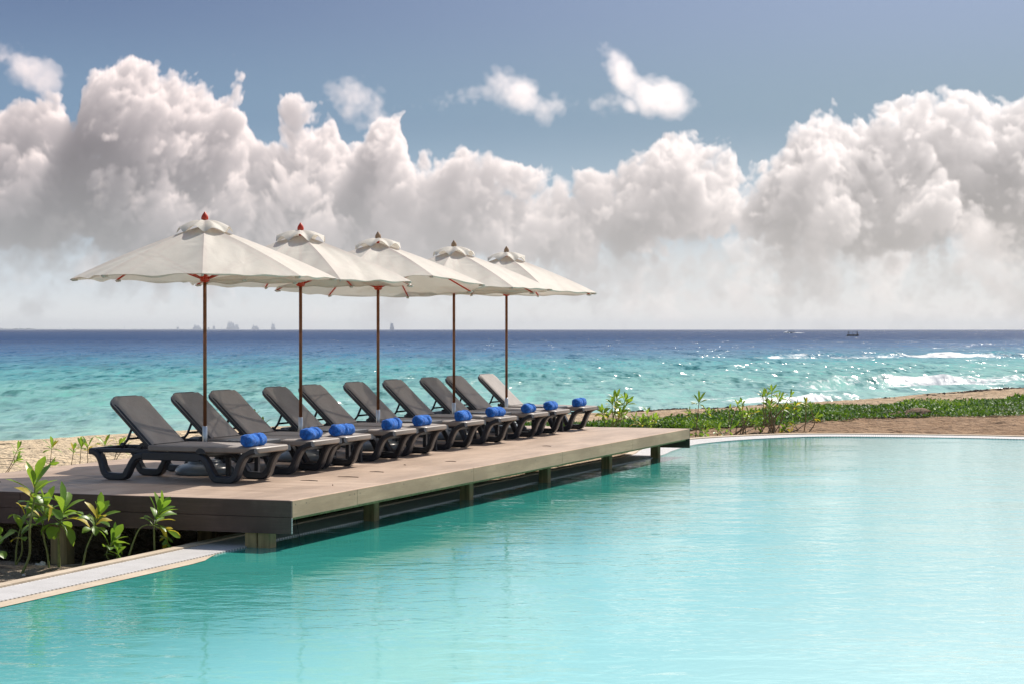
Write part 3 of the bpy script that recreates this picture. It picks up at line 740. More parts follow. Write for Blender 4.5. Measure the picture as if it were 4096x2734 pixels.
# ------------------------------------------------------------------ sun lounger
def rounded_rect(w0, w1, y0, y1, r_near, r_far, n=6):
    """outline in x-y, near end (y0) with round corners and a slight bulge"""
    pts_ = []
    for (cx, cy, a0, rr) in ((w0+r_near, y0+r_near, PI, r_near), (w1-r_near, y0+r_near, 1.5*PI, r_near), (w1-r_far, y1-r_far, 0, r_far), (w0+r_far, y1-r_far, .5*PI, r_far)):
        for k in range(n+1):
            a = a0 + k/n*PI/2; pts_.append((cx+rr*math.cos(a), cy+rr*math.sin(a)))
    m_ = (w0+w1)/2
    return [(x, y - (0.022*max(0, 1-((x-m_)/((w1-w0)/2))**2) if y < y0+r_near else 0)) for x, y in pts_]
def slab(mb, outl, z0, z1, c=0.006):
    n = len(outl); cx = sum(p[0] for p in outl)/n; cy = sum(p[1] for p in outl)/n
    def ring(k, z): return [(cx+(x-cx)*(1-k/abs((x-cx) or 1)) if abs(x-cx) > k else x, cy+(y-cy)*(1-k/abs((y-cy) or 1)) if abs(y-cy) > k else y, z) for x, y in outl]
    vs = ring(c, z0)+ring(0, z0+c)+ring(0, z1-c)+ring(c, z1)
    fs = [(r_*n+i, r_*n+(i+1) % n, (r_+1)*n+(i+1) % n, (r_+1)*n+i) for r_ in range(3) for i in range(n)]
    fs += [tuple(range(n-1, -1, -1)), tuple(3*n+i for i in range(n))]
    mb.add(vs, fs); return mb
LW = 0.70
leg_front = [(0.605, .238), (0.565, .228), (.525, .180), (.485, .105), (.450, .050), (.415, .036), (.35, .034), (.275, .034), (.238, .050), (.210, .090), (.182, .160), (.150, .225), (.105, .272), (.05, .300), (0.0, .312)]
leg_rear = [(1.835, .272), (1.79, .266), (1.745, .238), (1.712, .185), (1.690, .115), (1.655, .055), (1.61, .036), (1.55, .034), (1.475, .034), (1.435, .048), (1.405, .095), (1.365, .165), (1.325, .215), (1.28, .236), (1.235, .240)]
def make_lounger(tilt=0.0):
    root = empty('sun_lounger')
    f = MB()
    for x0, x1 in ((-0.004, 0.052), (LW-0.052, LW+0.004)):
        f.sweep([(1.236, .240), (0.9, .241), (0.604, .238)], 0.040, x0+0.002, x1-0.002)
    for x0, x1 in ((0.02, 0.065), (LW-0.065, LW-0.02)):
        f.box(x0, x1, 1.10, 1.815, 0.262, 0.303, 0.008)
    f.sweep(catmull([(1.80, .285), (1.83, .287), (1.845, .268)], 3), 0.018, 0.03, LW-0.03)
    f.box(0.06, LW-0.06, 1.22, 1.26, 0.262, 0.292, 0.006).box(0.06, LW-0.06, 0.60, 0.64, 0.235, 0.275, 0.006)
    f.box(0.06, LW-0.06, 0.16, 0.20, 0.235, 0.275, 0.006)
    # rounded bosses where the frame meets the seat
    for x0 in (-0.006, LW-0.046):
        vs = []; ns = 14
        for k in range(ns+1):
            a = PI*k/ns
            for xx in (x0, x0+0.052): vs.append((xx, 0.585+0.052*math.cos(a), 0.275+0.052*math.sin(a)))
        fs = [(2*k, 2*k+1, 2*k+3, 2*k+2) for k in range(ns)] + [tuple(2*k for k in range(ns+1)), tuple(2*k+1 for k in range(ns, -1, -1))]
        f.add(vs, fs)
    f.build('frame', M['resin'], root, auto=40)
    for pth in (leg_front, leg_rear):
        for x0, x1 in ((-0.006, 0.088), (LW-0.088, LW+0.006)):
            p_ = catmull(pth, 4); hw = []
            for i, (y_, z_) in enumerate(p_):
                hw.append(0.030 if z_ > 0.10 else 0.034)
            if pth is leg_front: hw = [h if z_ < .25 else 0.027+0.006*0 for h, (y_, z_) in zip(hw, p_)]
            MB().sweep(p_, hw, x0, x1, 0.012).build('leg', M['resin'], root, auto=40)
    # seat: taupe slab with a bulging foot end and a rounded apron
    s_ = MB(); slab(s_, rounded_rect(0.0, LW, 0.0, 1.175, 0.075, 0.02), 0.288, 0.343, 0.010)
    seat = s_.build('seat', M['taupe'], root, auto=35)
    # woven panel set into it
    nu, nv = 13, 22; vs = []; fs = []
    for jv in range(nv):
        for iu in range(nu):
            u, v = iu/(nu-1), jv/(nv-1); e = min(u, 1-u)*2
            vs.append((0.055+u*(LW-0.11), 0.055+v*1.10, 0.3445+0.009*min(1, e*6)*min(1, min(v, 1-v)*14) - 0.007*math.sin(PI*u)*math.sin(PI*v)))
    fs = [(jv*nu+iu, jv*nu+iu+1, (jv+1)*nu+iu+1, (jv+1)*nu+iu) for jv in range(nv-1) for iu in range(nu-1)]
    w = MB(); w.add(vs, fs, True); w.build('woven_panel', M['sling'], seat)
    # backrest, tilted about the hinge
    bl = 0.665; ang = math.atan2(0.455, 0.485) + tilt
    ty, tz = math.cos(ang), math.sin(ang); ny, nz = -tz, ty      # ny,nz = front face normal (towards the foot and up)
    hy, hz_ = 1.150, 0.338
    def bp(w_, s__, d): return (w_, hy+ty*s__+ny*d, hz_+tz*s__+nz*d)
    outl = [(0.045, 0.0), (LW-0.045, 0.0), (LW-0.050, 0.25), (LW-0.052, bl-0.08), (LW-0.062, bl-0.045), (LW-0.105, bl-0.008), (LW-0.125, bl), (0.125, bl), (0.105, bl-0.008), (0.062, bl-0.045), (0.052, bl-0.08), (0.050, 0.25)]
    b_ = MB(); n = len(outl); cxm = LW/2; cym = bl/2
    def rg(k, d): return [bp(cxm+(x-cxm)*(1-k/0.3), cym+(y-cym)*(1-k/0.33), d) for x, y in outl]
    vs = rg(0.012, -0.060)+rg(0, -0.048)+rg(0, -0.010)+rg(0.010, 0.0)
    fs = [(r_*n+i, r_*n+(i+1) % n, (r_+1)*n+(i+1) % n, (r_+1)*n+i) for r_ in range(3) for i in range(n)]
    fs += [tuple(range(n-1, -1, -1)), tuple(3*n+i for i in range(n))]
    b_.add(vs, fs)
    back = b_.build('backrest', M['resin'], root, auto=35)
    # fabric sleeve pulled over it
    nu, nv = 15, 24; vs = []
    for jv in range(nv):
        v = jv/(nv-1); sv = 0.004+v*(bl-0.018)
        half = 0.302 if sv < bl-0.07 else 0.302-0.055*((sv-(bl-0.07))/0.06)**2*0.9
        half -= 0.006*math.sin(PI*min(1, v*1.1))
        for iu in range(nu):
            u = iu/(nu-1)*2-1
            e = abs(u); wrap = -0.036*max(0, (e-0.90)/0.10)
            wx = LW/2 + (min(e, 0.93)/0.93*half + (0.006 if e > 0.93 else 0))*(1 if u > 0 else -1)
            pk = 0.004*math.sin(v*37+u*9)*max(0, e-0.55)*max(0, v-0.6)*4
            vs.append(bp(wx, sv, 0.015 + wrap - 0.010*(1-u*u)*math.sin(PI*v) + pk))
    fs = [(jv*nu+iu, jv*nu+iu+1, (jv+1)*nu+iu+1, (jv+1)*nu+iu) for jv in range(nv-1) for iu in range(nu-1)]
    sl_ = MB(); sl_.add(vs, fs, True); sl_.build('fabric_sleeve', M['sling'], back)
    MB().tube([bp(0.10, bl-0.030, -0.012), bp(0.145, bl-0.004, -0.012), bp(0.18, bl+0.004, -0.012), bp(LW-0.18, bl+0.004, -0.012), bp(LW-0.145, bl-0.004, -0.012), bp(LW-0.10, bl-0.030, -0.012)], 0.015, 8).build('top_bar', M['resin'], back)
    for w_ in (0.10, LW-0.10):
        MB().tube([bp(w_, 0.30, -0.058), (w_, 1.46, .385), (w_, 1.525, .312)], 0.013, 7).tube([(w_-0.018, 1.515, .335), (w_+0.018, 1.515, .335)], 0.022, 8).build('support_arm', M['resin'], root)
    MB().tube([(0.10, 1.462, .392), (LW-0.10, 1.462, .392)], 0.011, 7).build('crossbar', M['resin'], root)
    for w_ in (0.10, LW-0.10):
        MB().sweep(catmull([(1.13, .300), (1.19, .325), (1.25, .345), (1.30, .335), (1.325, .300)], 4), 0.020, w_-0.015, w_+0.015, 0.004).build('hinge_bracket', M['resin'], root, auto=40)
    return root
def kids(o): return [c for c in bpy.data.objects if c.parent == o]
def copy_tree(o, parent=None):
    c = o.copy(); COL.objects.link(c); c.parent = parent
    for ch in kids(o): copy_tree(ch, c)
    return c
l_right = [2.16, 3.41, 4.21, 5.52, 6.44, 7.75, 8.96, 10.26, 11.23, 12.53]
l_yaw = [2.2, 0.6, 1.2, 0.3, 1.0, 0.2, 0.9, 0.6, 0.4, 1.0]
l_lab = ['dark sun lounger nearest the front corner of the deck, its whole side frame in view',
 'charcoal sun lounger just behind the nearest one, its backrest crossed by the first umbrella pole',
 'charcoal sun lounger third from the front corner, left of the second umbrella pole',
 'charcoal sun lounger fourth from the front corner, right behind the second umbrella pole',
 'charcoal sun lounger fifth from the front corner, head crossed by the second umbrella pole',
 'charcoal sun lounger sixth from the front corner, beside the third umbrella pole',
 'charcoal sun lounger seventh from the front corner, head crossed by the third umbrella pole',
 'charcoal sun lounger eighth from the front corner, left of the fourth umbrella pole',
 'charcoal sun lounger ninth from the front corner, head crossed by the fourth umbrella pole',
 'sun lounger at the far end of the deck with its backrest fully in sunshine']
proto = make_lounger()
for i, ar in enumerate(l_right):
    o = proto if i == 0 else copy_tree(proto)
    b0 = 1.09 + 0.0115*(ar-2.16)
    o.location = ab(ar-LW, b0, DECK_Z); o.rotation_euler = (0, 0, RZ - math.radians(l_yaw[i]))
    tag(o, l_lab[i], 'sun lounger', 'sun loungers lined up on the deck')

# ------------------------------------------------------------------ rolled towels
def make_towel(seed):
    r = random.Random(seed); nL, nT = 44, 56; Lh = 0.165+r.uniform(-.008, .01); R0 = 0.066
    fold = r.uniform(-0.03, 0.06); deep = r.uniform(0.006, 0.017); tw = r.uniform(0.5, 1.3)*(1 if seed % 3 else -1)
    ph = [r.uniform(0, 6.3) for _ in range(6)]; fl = r.uniform(0.4, 1.2)
    vs = []; fs = []
    def rad(x, th):
        q_ = R0*(1+0.045*math.sin(2*th+ph[0]+x*5)+0.025*math.sin(3*th+ph[1]-x*9))
        c = x-fold-0.020*tw*math.sin(th+ph[2]*0.3)
        q_ -= deep*math.exp(-(c/0.013)**2); q_ += 0.006*math.exp(-((c-0.028)/0.018)**2)
        q_ += 0.0022*math.sin(46*x+3*math.sin(th*2+ph[3]))+0.0018*math.sin(95*x+ph[4]+th*3)
        # free edge of the cloth lying along the roll
        d = (th-fl-0.5*x/Lh*tw*0.4) % (2*PI); q_ += 0.007*math.exp(-d*1.3) - 0.0035
        e = abs(x)/Lh; q_ *= 1-0.16*max(0, (e-0.86)/0.14)**2
        return q_
    for i in range(nL+1):
        x = -Lh + 2*Lh*i/nL
        for k in range(nT):
            th = 2*PI*k/nT; q_ = rad(x, th); y = q_*math.cos(th)*1.06; z = q_*math.sin(th)
            z = max(z, -0.054+0.1*(z+0.054) if z < -0.054 else z); vs.append((x, y, z+0.056))
    for i in range(nL):
        for k in range(nT): fs.append((i*nT+k, i*nT+(k+1) % nT, (i+1)*nT+(k+1) % nT, (i+1)*nT+k))
    for side_ in (-1, 1):
        base = len(vs); nR = 16; edge0 = 0 if side_ < 0 else nL*nT
        for j_ in range(1, nR+1):
            f_ = 1-j_/(nR+0.6)
            for k in range(nT):
                ex, ey, ez = vs[edge0+k]; th = 2*PI*k/nT
                s_ = (f_*4.2 + th/(2*PI)*side_) % 1.0
                dep = 0.010*(abs(s_-0.5)*2)**0.7 - 0.004*(1-f_)
                vs.append((side_*(Lh + 0.011*min(1, j_/1.5) - dep), ey*f_, 0.056+(ez-0.056)*f_))
        for j_ in range(nR):
            a0 = edge0 if j_ == 0 else base+(j_-1)*nT; a1 = base+j_*nT
            for k in range(nT): fs.append((a0+k, a0+(k+1) % nT, a1+(k+1) % nT, a1+k))
        fs.append(tuple(base+(nR-1)*nT+k for k in range(nT)))
    mb = MB(); mb.add(vs, fs, True); return mb
tw_off = [0, 0, 0, 0, 0, 0, 0, 0, 0, 0]
for i, ar in enumerate(l_right):
    b0 = 1.09 + 0.0115*(ar-2.16); rr = random.Random(100+i)
    t = make_towel(20+i).build('rolled_towel', M['towel'])
    c = 0.235 + rr.uniform(-.015, .02)
    t.location = ab(ar-LW+c, b0+0.125+rr.uniform(-.01, .012), DECK_Z+0.344)
    t.rotation_euler = (0, 0, RZ + math.radians(rr.uniform(-7, 5)))
    nth = ['nearest', 'second', 'third', 'fourth', 'fifth', 'sixth', 'seventh', 'eighth', 'ninth', 'farthest'][i]
    tag(t, f'rolled blue terry towel on the foot end of the {nth} sun lounger', 'towel', 'rolled blue towels on the sun loungers')

# ------------------------------------------------------------------ side tables between the pairs
tabs = [(2.43, 1.62), (4.52, 1.60), (6.75, 1.62), (9.26, 1.64), (11.53, 1.62)]
for i, (ta, tb) in enumerate(tabs):
    o = empty('side_table', ab(ta, tb+0.02, DECK_Z), RZ, cat='side table', group='low side tables between the loungers',
              label=f"dark slatted side table between the {['first and second', 'third and fourth', 'fifth and sixth', 'seventh and eighth', 'ninth and tenth'][i]} loungers from the front corner")
    h = 0.225; tp = MB()
    for k in range(6): tp.box(-h+0.012, h-0.012, -h+0.014+k*0.0715, -h+0.014+k*0.0715+0.062, 0.352, 0.364, 0.002)
    for s in (-1, 1): tp.box(min(s*h, s*(h-.02)), max(s*h, s*(h-.02)), -h, h, 0.325, 0.362, 0.003).box(-h+.02, h-.02, min(s*h, s*(h-.02)), max(s*h, s*(h-.02)), 0.325, 0.362, 0.003)
    tp.build('table_top', M['table'], o)
    for sx in (-1, 1):
        for sy in (-1, 1):
            x0, y0 = sx*(h-.045), sy*(h-.045)
            MB().box(min(x0, x0-sx*.045), max(x0, x0-sx*.045), min(y0, y0-sy*.045), max(y0, y0-sy*.045), 0, 0.324, 0.004).build('leg', M['resin'], o)

# ------------------------------------------------------------------ umbrellas
def make_umbrella(i, loc, rot, red_top):
    r = random.Random(50+i)
    nth = ['nearest the front corner of the deck', 'second from the front corner', 'third from the front corner, red struts visible', 'fourth from the front corner', 'at the far end of the row'][i]
    root = empty('beach_umbrella', loc, rot, label=f'off-white umbrella on a brown pole, {nth}', cat='umbrella', group='off-white umbrellas in a row along the deck')
    MB().lathe([(0.0, 0), (0.285, 0.0), (0.298, 0.012), (0.300, 0.035), (0.288, 0.062), (0.258, 0.086), (0.215, 0.101), (0.180, 0.106), (0.172, 0.112), (0.170, 0.130), (0.160, 0.140), (0.06, 0.146), (0.045, 0.150), (0.042, 0.20), (0.0, 0.20)], 48).build('base', M['base'], root)
    MB().lathe([(0.0, 0.15), (0.0245, 0.15), (0.0245, 0.478), (0.020, 0.482), (0, 0.482)], 20).build('metal_sleeve', M['steel'], root)
    ztop = 2.535
    MB().lathe([(0.0, 0.48), (0.0185, 0.48), (0.0185, 1.92), (0, 1.92)], 16).build('pole', M['brown_wood'], root)
    MB().lathe([(0.0, 1.92), (0.0188, 1.92), (0.0188, ztop), (0, ztop)], 16).build('upper_pole', M['red_wood'], root)
    MB().lathe([(0.0, 1.925), (0.036, 1.925), (0.050, 1.94), (0.052, 1.975), (0.040, 1.985), (0, 1.985)], 20).build('hub', M['red_wood'], root)
    MB().lathe([(0.0, 2.525), (0.020, 2.528), (0.034, 2.550), (0.037, 2.568), (0.032, 2.588), (0.020, 2.608), (0.008, 2.626), (0.0, 2.634)], 20).build('finial', M['pale_wood'] if red_top == 0 else M['red_wood'], root)
    RC, ZR, ZT = 1.335, 1.965, 2.500        # corner radius, rim height, crown height
    rise = [r.uniform(-0.012, 0.012) for _ in range(8)]; dr = [r.uniform(-0.02, 0.015) for _ in range(8)]
    tl = math.radians([0.4, 0.6, 4.4, 1.0, 0.5][i])      # the third canopy has slipped and tilts away
    va = math.atan2(loc.y, loc.x) - rot
    def lean(p): return Vector((p[0], p[1], p[2] - (p[0]*math.cos(va)+p[1]*math.sin(va))*math.tan(tl)))
    def ribpt(k, s):                         # s 0..1 from crown to corner
        a = k*PI/4; rr_ = (RC+dr[k % 8])*s; z = ZT - (ZT-ZR-rise[k % 8])*(0.80*s + 0.20*s*s)
        return lean((rr_*math.cos(a), rr_*math.sin(a), z))
    nu, nv = 14, 18; vs = []; fs = []; sag = [r.uniform(0.030, 0.055) for _ in range(8)]; cc = [r.uniform(0.012, 0.030) for _ in range(8)]
    wr = [[(r.uniform(3, 9), r.uniform(0, 6.3), r.uniform(.001, .0045)) for _ in range(3)] for _ in range(8)]
    for k in range(8):
        for jv in range(nv):
            s = 0.030 + 0.970*jv/(nv-1)
            A = ribpt(k, s); B = ribpt((k+1) % 8 if k < 7 else 0, s)
            for iu in range(nu if True else 0):
                u = iu/nu; p = A.lerp(B, u); m_ = math.sin(PI*u)
                p.z -= sag[k]*m_*(s*(1-s)*2.0 + 0.10*s)
                inward = cc[k]*m_*s**5; rxy = math.hypot(p.x, p.y) or 1; p.x *= 1-inward/rxy; p.y *= 1-inward/rxy
                p.z += cc[k]*0.10*m_*s**5
                for fq, ph_, am in wr[k]: p.z += am*math.sin(fq*(u*2+s*1.6)+ph_)*m_*s*2
                # cloth pulled tight near the ribs
                vs.append(tuple(p))
    row = nu
    for k in range(8):
        kn = (k+1) % 8
        for jv in range(nv-1):
            for iu in range(nu):
                def vi(kk, jj, ii): return (kk*nv+jj)*nu+ii if ii < nu else (((kk+1) % 8)*nv+jj)*nu
                fs.append((vi(k, jv, iu), vi(k, jv, iu+1), vi(k, jv+1, iu+1), vi(k, jv+1, iu)))
    # hem: short turned-under flap along the rim
    base = len(vs)
    for k in range(8):
        for iu in range(nu):
            x, y, z = vs[(k*nv+nv-1)*nu+iu]; u = iu/nu; rl = math.hypot(x, y)
            d = 0.006+0.008*math.sin(u*PI)+0.006*math.sin(u*11+k*2.1)
            vs.append((x*(1-0.010/rl), y*(1-0.010/rl), z-d))
    for k in range(8):
        for iu in range(nu):
            a0 = (k*nv+nv-1)*nu+iu; a1 = (k*nv+nv-1)*nu+iu+1 if iu < nu-1 else (((k+1) % 8)*nv+nv-1)*nu
            b0_ = base+k*nu+iu; b1_ = base+(k*nu+iu+1) % (8*nu)
            fs.append((a0, a1, b1_, b0_))
    mb = MB(); mb.add(vs, fs, True); cn = mb.build('canopy', M['canvas'], root, auto=11)
    # raised seams over the ribs and reinforcing corner pockets
    for k in range(8):
        sm_ = MB(); A = ribpt(k, 1.0); d = Vector((math.cos(k*PI/4), math.sin(k*PI/4), 0))
        sm_.tube([A-d*0.07+Vector((0, 0, -0.012)), A-d*0.02+Vector((0, 0, -0.016)), A+d*0.006+Vector((0, 0, -0.010))], [0.012, 0.014, 0.006], 6)
        sm_.build('corner_pocket', M['canvas'], cn)
    # vent: small ruffled top canopy
    vs = []; fs = []; nT = 96; rings = 9
    rf = [r.uniform(0.6, 1.25) for _ in range(8)]
    for jv in range(rings):
        s = jv/(rings-1)
        for k in range(nT):
            a = 2*PI*k/nT; sec = (a/(PI/4)); fr = sec % 1.0; k8 = int(sec) % 8
            lift = math.sin(PI*fr)**1.3*rf[k8]
            rr_ = 0.022 + s*(0.262 - 0.020*lift); z = 2.545 - 0.030*s - 0.088*s**2.2 + 0.060*lift*s**3.0 + 0.016*math.sin(PI*s)*(1-abs(2*fr-1))
            if s > 0.85: z -= (s-0.85)*0.10*(1-lift)
            z += 0.003*math.sin(9*a+i)*s
            vs.append(lean((rr_*math.cos(a), rr_*math.sin(a), z)))
    for jv in range(rings-1):
        for k in range(nT): fs.append((jv*nT+k, jv*nT+(k+1) % nT, (jv+1)*nT+(k+1) % nT, (jv+1)*nT+k))
    vt = MB(); vt.add(vs, fs, True); vt.build('vent_cap', M['canvas'], root)
    for k in range(8):
        A = [ribpt(k, s)+Vector((0, 0, -0.016)) for s in (0.02, 0.25, 0.5, 0.75, 0.985)]
        rib = MB().tube(A, 0.0095, 6).build('rib', M['red_wood'], root)
        P1_ = ribpt(k, 0.52)+Vector((0, 0, -0.03)); a = k*PI/4
        MB().tube([Vector((0.045*math.cos(a), 0.045*math.sin(a), 1.960)), P1_], 0.0085, 6).build('strut', M['red_wood'], rib)
    return root
ua = [2.53, 4.716, 6.843, 9.335, 11.366]; udel = [-1, 18, 28, 34, 24]
for i, a_ in enumerate(ua):
    L0 = ab(a_, 2.2, DECK_Z); th = math.atan2(-L0.y, -L0.x) + math.radians(udel[i])
    make_umbrella(i, L0, th, 1 if i < 2 else 0)

# ------------------------------------------------------------------ plants
def leaf(V, F, A, base, d, up, L, W, droop, var, curl=0.25, seg=5, fold=0.22):
    """obovate leaf: V,F,A are lists; d = direction, up = upper side"""
    side_ = d.cross(up).normalized(); up = side_.cross(d).normalized(); p = Vector(base); k0 = len(V); dd = Vector(d)
    ws = [0.10, 0.34, 0.72, 1.0, 0.86, 0.16] if seg == 5 else [0.2, 1.0, 0.2]
    wob = random.uniform(-0.25, 0.25)
    for i in range(seg+1):
        w = ws[i]*W*0.5; u = dd.cross(side_).normalized()*-1
        V.append(p - side_*w + u*w*fold + u*wob*w*0.4); V.append(p + Vector((0, 0, 0))); V.append(p + side_*w + u*w*fold - u*wob*w*0.4)
        A += [var]*3
        dd = (dd + Vector((0, 0, -1))*droop*(0.5+i/seg) - u*curl*0.1).normalized(); p = p + dd*(L/seg)
    for i in range(seg):
        a = k0+i*3; F.append((a, a+1, a+4, a+3)); F.append((a+1, a+2, a+5, a+4))
def leaves_obj(name, V, F, A, m, parent=None):
    me = bpy.data.meshes.new(name); me.from_pydata([tuple(v) for v in V], [], F); me.materials.append(m)
    me.polygons.foreach_set('use_smooth', [True]*len(F))
    at = me.attributes.new('leafvar', 'FLOAT', 'POINT'); at.data.foreach_set('value', np.array(A, np.float32))
    o = bpy.data.objects.new(name, me); COL.objects.link(o)
    if parent is not None: o.parent = parent
    return o
def rosette(V, F, A, p, axis, n, L, W, spread=0.9, droop=0.16, yellow=0.1, span=0.10, seg=5, base_var=None):
    """leaves spiralling round the last part of a shoot"""
    axis = Vector(axis).normalized(); t = axis.orthogonal().normalized(); b_ = axis.cross(t)
    ph = random.uniform(0, 6.3)
    for i in range(n):
        f = i/max(1, n-1); a = ph + i*2.4
        el_ = spread*(1-0.75*f) + random.uniform(-.12, .12)
        d = (axis*math.cos(el_*1.25) + (t*math.cos(a)+b_*math.sin(a))*math.sin(el_*1.25)).normalized()
        ll = L*(0.72+0.4*math.sin(PI*(0.25+0.6*(1-f))))*random.uniform(.82, 1.15)
        var = random.random()*0.86
        if random.random() < yellow*(1.6-f): var = 0.96
        leaf(V, F, A, Vector(p)-axis*span*(1-f), d, axis, ll, W*random.uniform(.85, 1.15), droop*random.uniform(.5, 1.7)*(1.3-f), var, seg=seg)
PX = 7964.0
def at(x, y, Y): return Vector(((x-2048)/PX*Y, Y, CAM_H-(y-1317)/PX*Y))     # a sight line of the photo at distance Y
def plant(name, base, tips, label, cat, group=None, L=0.16, W=0.055, n=11, stem_r=0.007, stem_m='stem', bow=0.04, spread=0.9, droop=0.16, yellow=0.1, span=0.10, seg=5, mtl='leaf'):
    """tips: list of (x, y, z[, via]) world points relative to nothing; each gets a stem from the base"""
    root = empty(name, base, 0, label=label, cat=cat, group=group)
    fg = 1.25 if base[1] < 18 else 1.0
    for k, tp in enumerate(tips):
        tip = Vector(tp[0]); opt = tp[1] if len(tp) > 1 else {}
        b0 = Vector(opt.get('base', base)); rel0 = b0-Vector(base); rel1 = tip-Vector(base)
        d = rel1-rel0; side_ = Vector((-d.y, d.x, 0)); side_ = side_.normalized() if side_.length > 1e-4 else Vector((1, 0, 0))
        via = opt.get('via')
        if via: ctrl = [rel0] + [Vector(v)-Vector(base) for v in via] + [rel1]
        else:
            bx = Vector((random.uniform(-bow, bow), random.uniform(-bow, bow), 0)); ctrl = [rel0, rel0+d*0.35+bx, rel0+d*0.7+bx*0.5, rel1]
        pth = catmull([tuple(c) for c in ctrl], 6); nn = len(pth)
        MB().tube(pth, [stem_r*(1.15-0.6*i/nn) for i in range(nn)], 6).build('stem', M[opt.get('stem_m', stem_m)], root)
        ax = Vector(pth[-1])-Vector(pth[-5]); V, F, A = [], [], []
        if opt.get('n', n):
            rosette(V, F, A, pth[-1], ax, opt.get('n', n), opt.get('L', L)*fg, opt.get('W', W)*fg*1.0, opt.get('spread', spread), opt.get('droop', droop), opt.get('yellow', yellow), opt.get('span', span), seg)
            leaves_obj('leaves', V, F, A, M[mtl], root)
    return root
random.seed(21)
# in front of the deck's shaded side: positions from sight lines met with the pit floor
def onground(x, y, Y0=16.6):
    Y = Y0
    for _ in range(12):
        p = at(x, y, Y); z = gz(p.x, p.y); Y = (CAM_H-z)*PX/(y-1317.0)
    return Vector((p.x, Y, z))
FG = 'green shoots growing beside the shaded deck'
b = onground(86, 2292); 
plant('beach_shrub', b, [(at(140, 1925, b.y), dict(via=[at(117, 2215, b.y), at(118, 2100, b.y-.05), at(135, 2000, b.y)], n=13, span=0.20, L=0.19, spread=1.0)), (at(200, 2030, b.y-0.02), dict(base=at(135, 2010, b.y), n=2, span=.01, L=.13))],
      'tallest light green shoot with large oval leaves, in front of the deck side', 'plant', FG, stem_r=0.011, W=0.066, droop=0.13)
b = onground(61, 2262)
plant('beach_shrub', b, [(at(118, 2040, b.y), dict(via=[at(66, 2180, b.y), at(85, 2100, b.y)], n=12, L=.15)), (at(85, 2110, b.y-.1), dict(n=8, L=.12))],
      'dark green shoot just left of the tallest one, against the deck side', 'plant', FG, stem_r=0.008, W=0.05)
b = onground(195, 2278)
plant('beach_shrub', b, [(at(180, 2030, b.y), dict(via=[at(188, 2210, b.y), at(170, 2120, b.y)], n=14, L=.17, span=0.17)), ],
      'dark green shoot with drooping lower leaves between two lighter ones', 'plant', FG, stem_r=0.009, W=0.06, droop=.24)
b = at(235, 2274, 16.95)
plant('beach_shrub', b, [(at(250, 2045, b.y), dict(via=[at(234, 2200, b.y), at(233, 2120, b.y)], n=17, L=.19, span=0.15, spread=1.15, droop=.30)), ],
      'bright green shoot with broad drooping leaves in front of the deck side', 'plant', FG, stem_r=0.012, W=0.085, droop=.3)
b = at(330, 2262, 16.85)
plant('beach_shrub', b, [(at(395, 2050, b.y), dict(via=[at(345, 2190, b.y), at(372, 2125, b.y+.05)], n=17, L=.14, span=0.16)), ],
      'mid green shoot leaning right in front of a brown support post', 'plant', FG, stem_r=0.008, W=0.052)
b = at(441, 2245, 16.95)
plant('beach_shrub', b, [(at(450, 2160, b.y), dict(n=11, L=.13, span=0.10)), (at(470, 2200, b.y), dict(n=6, L=.09))],
      'small bushy seedling low beside the pool coping', 'plant', FG, stem_r=0.006, W=0.05)
b = at(618, 2205, 16.95)
plant('beach_shrub', b, [(at(640, 2040, 16.95), dict(via=[at(616, 2150, 16.95), at(618, 2095, 16.95)], n=18, L=.14, span=0.15, yellow=.1)), (at(668, 2180, 17.0), dict(base=at(640, 2140, 17.0), n=7, L=.07))],
      'leafy shoot sunlit at its top near the corner of the dark deck side', 'plant', FG, stem_r=0.008, W=0.052)
b = at(510, 2235, 16.9)
plant('beach_shrub', b, [(at(664, 2118, 16.9), dict(via=[at(533, 2165, 16.9), at(556, 2115, 16.9), at(585, 2098, 16.9), at(620, 2102, 16.9)], n=5, L=.10, span=.07, yellow=.9, spread=.5, stem_m='stem'))],
      'bare bright yellow-green stem arching over to a withered tip', 'plant', FG, stem_r=0.0075, W=0.035)
b = at(-25, 2230, 16.4)
plant('beach_shrub', b, [(at(-12, 2160, 16.4), dict(n=6, L=.12))], 'leaf tip of a shoot cut off by the left edge, beside the pool', 'plant', FG, W=0.06)
# sand side, beyond the deck's rear edge
BG = 'shoots growing from the pale sand behind the deck'
Yb = 23.5
def on_bg(x, Y=Yb): X = (x-2048)/PX*Y; return Vector((X, Y, gz(X, Y)))
for (bx, tips_, lab) in [
  (-10, [(68, 1800, 7), (62, 1842, 8)], 'two leaning shoots with yellowing leaves at the far left on the pale sand'),
  (192, [(207, 1783, 9)], 'single straight shoot with a leafy top on the pale sand left of the loungers'),
  (105, [(196, 1858, 9)], 'low creeping shoot with a dark green rosette just behind the deck edge'),
  (291, [(294, 1800, 6)], 'thin upright sprig, leftmost of three behind the nearest lounger head'),
  (303, [(324, 1785, 8)], 'thin upright sprig, middle one of three behind the nearest lounger head'),
  (330, [(350, 1788, 8)], 'thin upright sprig, rightmost of three behind the nearest lounger head'),
  (415, [(419, 1772, 11), (475, 1780, 6), (490, 1795, 5)], 'broad-leaved shoot rising behind the support arm of the nearest lounger'),
  (860, [(857, 1682, 5)], 'leaf tip showing above the back of the second lounger'),
  (1018, [(1012, 1668, 6), (1045, 1700, 6)], 'bright leaves showing between the third and fourth loungers')]:
    b = on_bg(bx)
    plant('beach_sprig', b, [(at(x, y, Yb), dict(n=n_)) for x, y, n_ in tips_], lab, 'plant', BG, L=.135, W=.038, stem_r=.0055, stem_m='stem_brown', spread=.95, droop=.12, yellow=.18, span=.05, bow=.05)
